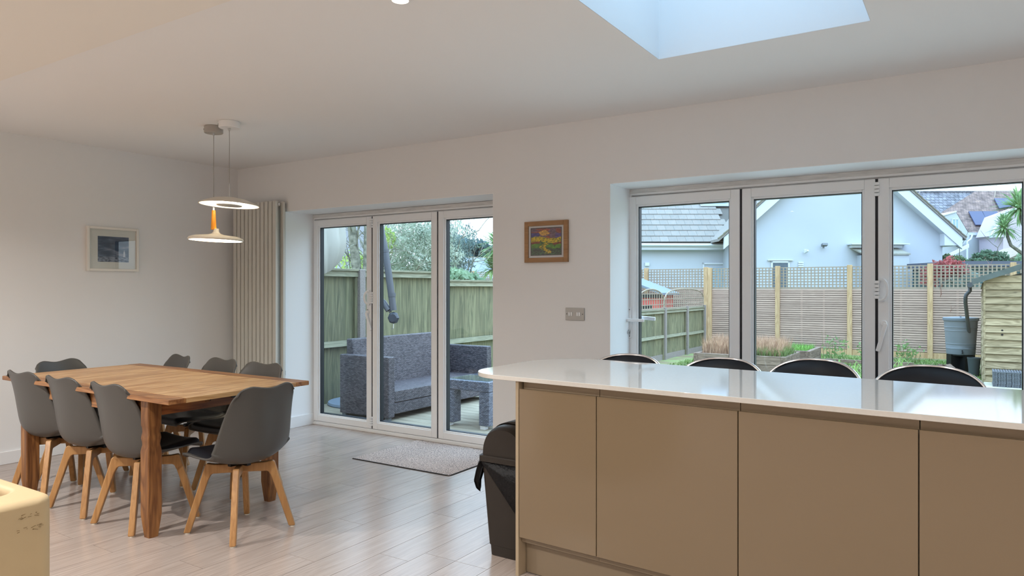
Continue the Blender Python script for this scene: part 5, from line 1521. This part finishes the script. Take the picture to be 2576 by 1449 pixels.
tree('lime_bush', -2.33, 13.6, 'small bright lime green bush behind the parasol arm', [(420, (-.05, 0, 2.22), (.16, .2, .24), .042, L_lime, 4)], lambda t: branchy(t, (0, 0, 0), (0, 0, 1.9), .03, 61, 3, 3), 'shrub')
tree('lime_bush', -2.95, 13.6, 'loose lime green bush under the bare tree in the left pane', [(800, (-.02, 0, 1.65), (.42, .3, .40), .045, L_lime, 5)], lambda t: branchy(t, (0, 0, 0), (0, 0, 1.4), .03, 62, 3, 3), 'shrub')
bt = fthing('bare_tree', -2.78, 12.4, 'bare grey-barked tree with lichened branches in the left pane', 'tree', z=-.5)
b = B(); b.tube([(.16, 0, 0), (.13, 0, 1.5), (.06, 0, 2.2), (-.02, 0, 2.9), (-.05, 0, 3.4)], [.11, .10, .085, .07, .05], 10); b.tube([(.13, .02, 1.6), (.22, .02, 2.2), (.24, .02, 3.0)], [.05, .045, .04], 8); mk('trunk', b, M_bark, bt, smooth=True)
branchy(bt, (.05, 0, 2.0), (-.15, 0, 2.7), .035, 3, 4, 6, .7)
branchy(bt, (.13, .02, 1.6), (.30, .1, 2.3), .03, 8, 4, 6, .7)
branchy(bt, (-.12, .1, 1.3), (-.10, .1, 2.2), .022, 18, 4, 5, .6)
bt2 = fthing('bare_tree', -2.4, 16.9, 'bare fine-twigged tree above the silvery bush', 'tree', z=-.5)
branchy(bt2, (0, 0, 0), (.1, 0, 2.4), .07, 12, 5, 8, .8)
tree('garden_hedge', -3.0, 17.5, 'mid green hedge low behind the left fence', [(6000, (0, 0, 1.1), (1.5, .5, .8), .08, L_mid, 7)], None, 'hedge')
tree('bush', -.98, 14.0, 'feathery pale green bush over the fence in the third pane', [(2600, (-.1, 0, 1.32), (.55, .4, .34), .10, L_feather, 8)], lambda t: branchy(t, (0, 0, 0), (0, 0, 1.2), .03, 63, 2, 4), 'shrub')
tree('far_tree', -3.0, 46, 'far blue-green tree line behind the grey roof', [(5200, (0, 0, 3.2), (2.6, 1, 1.2), .26, L_far, 9)], lambda t: branchy(t, (0, 0, 0), (0, 0, 2.4), .12, 64, 2, 4))
tree('far_tree', .6, 46, 'second far blue-green tree, right of the first', [(5200, (0, 0, 3.0), (3.0, 1, 1.2), .26, L_far, 19)], lambda t: branchy(t, (0, 0, 0), (0, 0, 2.4), .12, 65, 2, 4))
for u, d, z, r_, lab, s in ((17.0, 27.5, 2.25, .50, 'small round green bush left of the bigger one, behind the garage roof', 21), (18.1, 27.0, 2.3, .62, 'larger round dark green bush behind the garage roof', 22)):
    tree('round_bush', u, d, lab, [(4500, (0, 0, z), (r_, r_, r_ * .62), .085, L_mid if s == 21 else leafmat('bush_leaf', srgb(120, 150, 120), srgb(66, 96, 76)), s)], lambda t: branchy(t, (0, 0, 0), (0, 0, 2.0), .04, 66, 2, 4), 'shrub')
tree('green_hedge', 21.3, 29.0, 'pale green hedge at the right edge below the porch roof', [(5000, (0, 0, 1.9), (.9, .5, 1.0), .11, L_feather, 23)], None, 'hedge')
def nandina(t):
    branchy(t, (0, 0, 0), (.1, 0, 1.2), .02, 33, 3, 6, .6, mat('red_twig', srgb(140, 84, 70), rough=.8))
tree('red_leaved_shrub', 11.6, 18.75, 'red-leaved shrub showing through and above the trellis', [(1500, (-.05, 0, 1.82), (.42, .3, .26), .06, L_red, 24), (500, (-.55, 0, 1.65), (.3, .2, .3), .055, L_red, 25), (900, (.25, 0, 1.5), (.55, .3, .35), .06, L_dark, 26)], nandina, 'shrub')

def cordyline(name, u, d, label, heads, trunk, z=-.5):
    t = fthing(name, u, d, label, 'palm', z=z)
    b = B()
    for tr in trunk: b.tube([(p[0], p[1], p[2] - z) for p in tr], [.11 - .012 * i for i in range(len(tr))], 8)
    mk('trunk', b, M_bark, t)
    for hx, hy, hz, rad, seed in heads:
        r = random.Random(seed); b = B()
        for k in range(170):
            ph = r.uniform(0, 6.28); el = r.uniform(-.7, 1.45); dr = Vector((math.cos(ph) * math.cos(el), math.sin(ph) * math.cos(el), math.sin(el)))
            L = rad * r.uniform(.75, 1.1); sd = dr.cross(Vector((0, 0, 1))).normalized() * .022 * rad / .5
            P = [Vector((0, 0, 0)), dr * L * .4 + Vector((0, 0, .02)), dr * L * .75 - Vector((0, 0, .04 * rad)), dr * L - Vector((0, 0, .16 * rad))]
            vs = [[b.bm.verts.new(Vector((hx, hy, hz - z)) + p - sd * s), b.bm.verts.new(Vector((hx, hy, hz - z)) + p + sd * s)] for p, s in zip(P, (.6, 1, .7, .05))]
            for i in range(3): b._f([vs[i][0], vs[i][1], vs[i + 1][1], vs[i + 1][0]])
        tag(mk('fronds', b, leafmat('palm_leaf', srgb(160, 190, 130), srgb(88, 124, 84)), t), kind='stuff')
    return t
cordyline('palm', 19.45, 27.5, 'spiky green palm with a bent trunk at the right edge of the garden view', [(-.40, 0, 3.60, .70, 1), (.40, .3, 4.40, 1.05, 2), (.85, 0, 3.3, .8, 4)],
          [[(1.1, 0, -.5), (1.0, 0, .8), (.75, 0, 1.9), (.35, 0, 2.60), (-.15, 0, 2.95), (-.38, 0, 3.55)], [(1.0, 0, .8), (.85, .1, 2.4), (.4, .3, 4.35)]])
cordyline('palm', -.30, 20.5, 'spiky palm crown at the right edge of the third left pane', [(-.05, 0, 2.45, .78, 3), (-.25, .2, 1.85, .62, 5)], [[(0, 0, -.5), (0, 0, 1.0), (-.05, 0, 2.4)]])
for i, (p, q_) in enumerate((((18.6, 33, 5.2), (21.5, 36, 7.6)), ((22.4, 33, 5.5), (27.5, 40, 8.6)))):
    t = thing('overhead_cable', FR(p[0], p[1], p[2]), ('thin grey overhead cable above the white gable', 'thin grey overhead cable above the brown roof')[i], 'cable')
    b = B(); b.tube([(0, 0, 0), FR(*q_) - FR(*p)], .012, 5); mk('wire', b, M_trel, t)
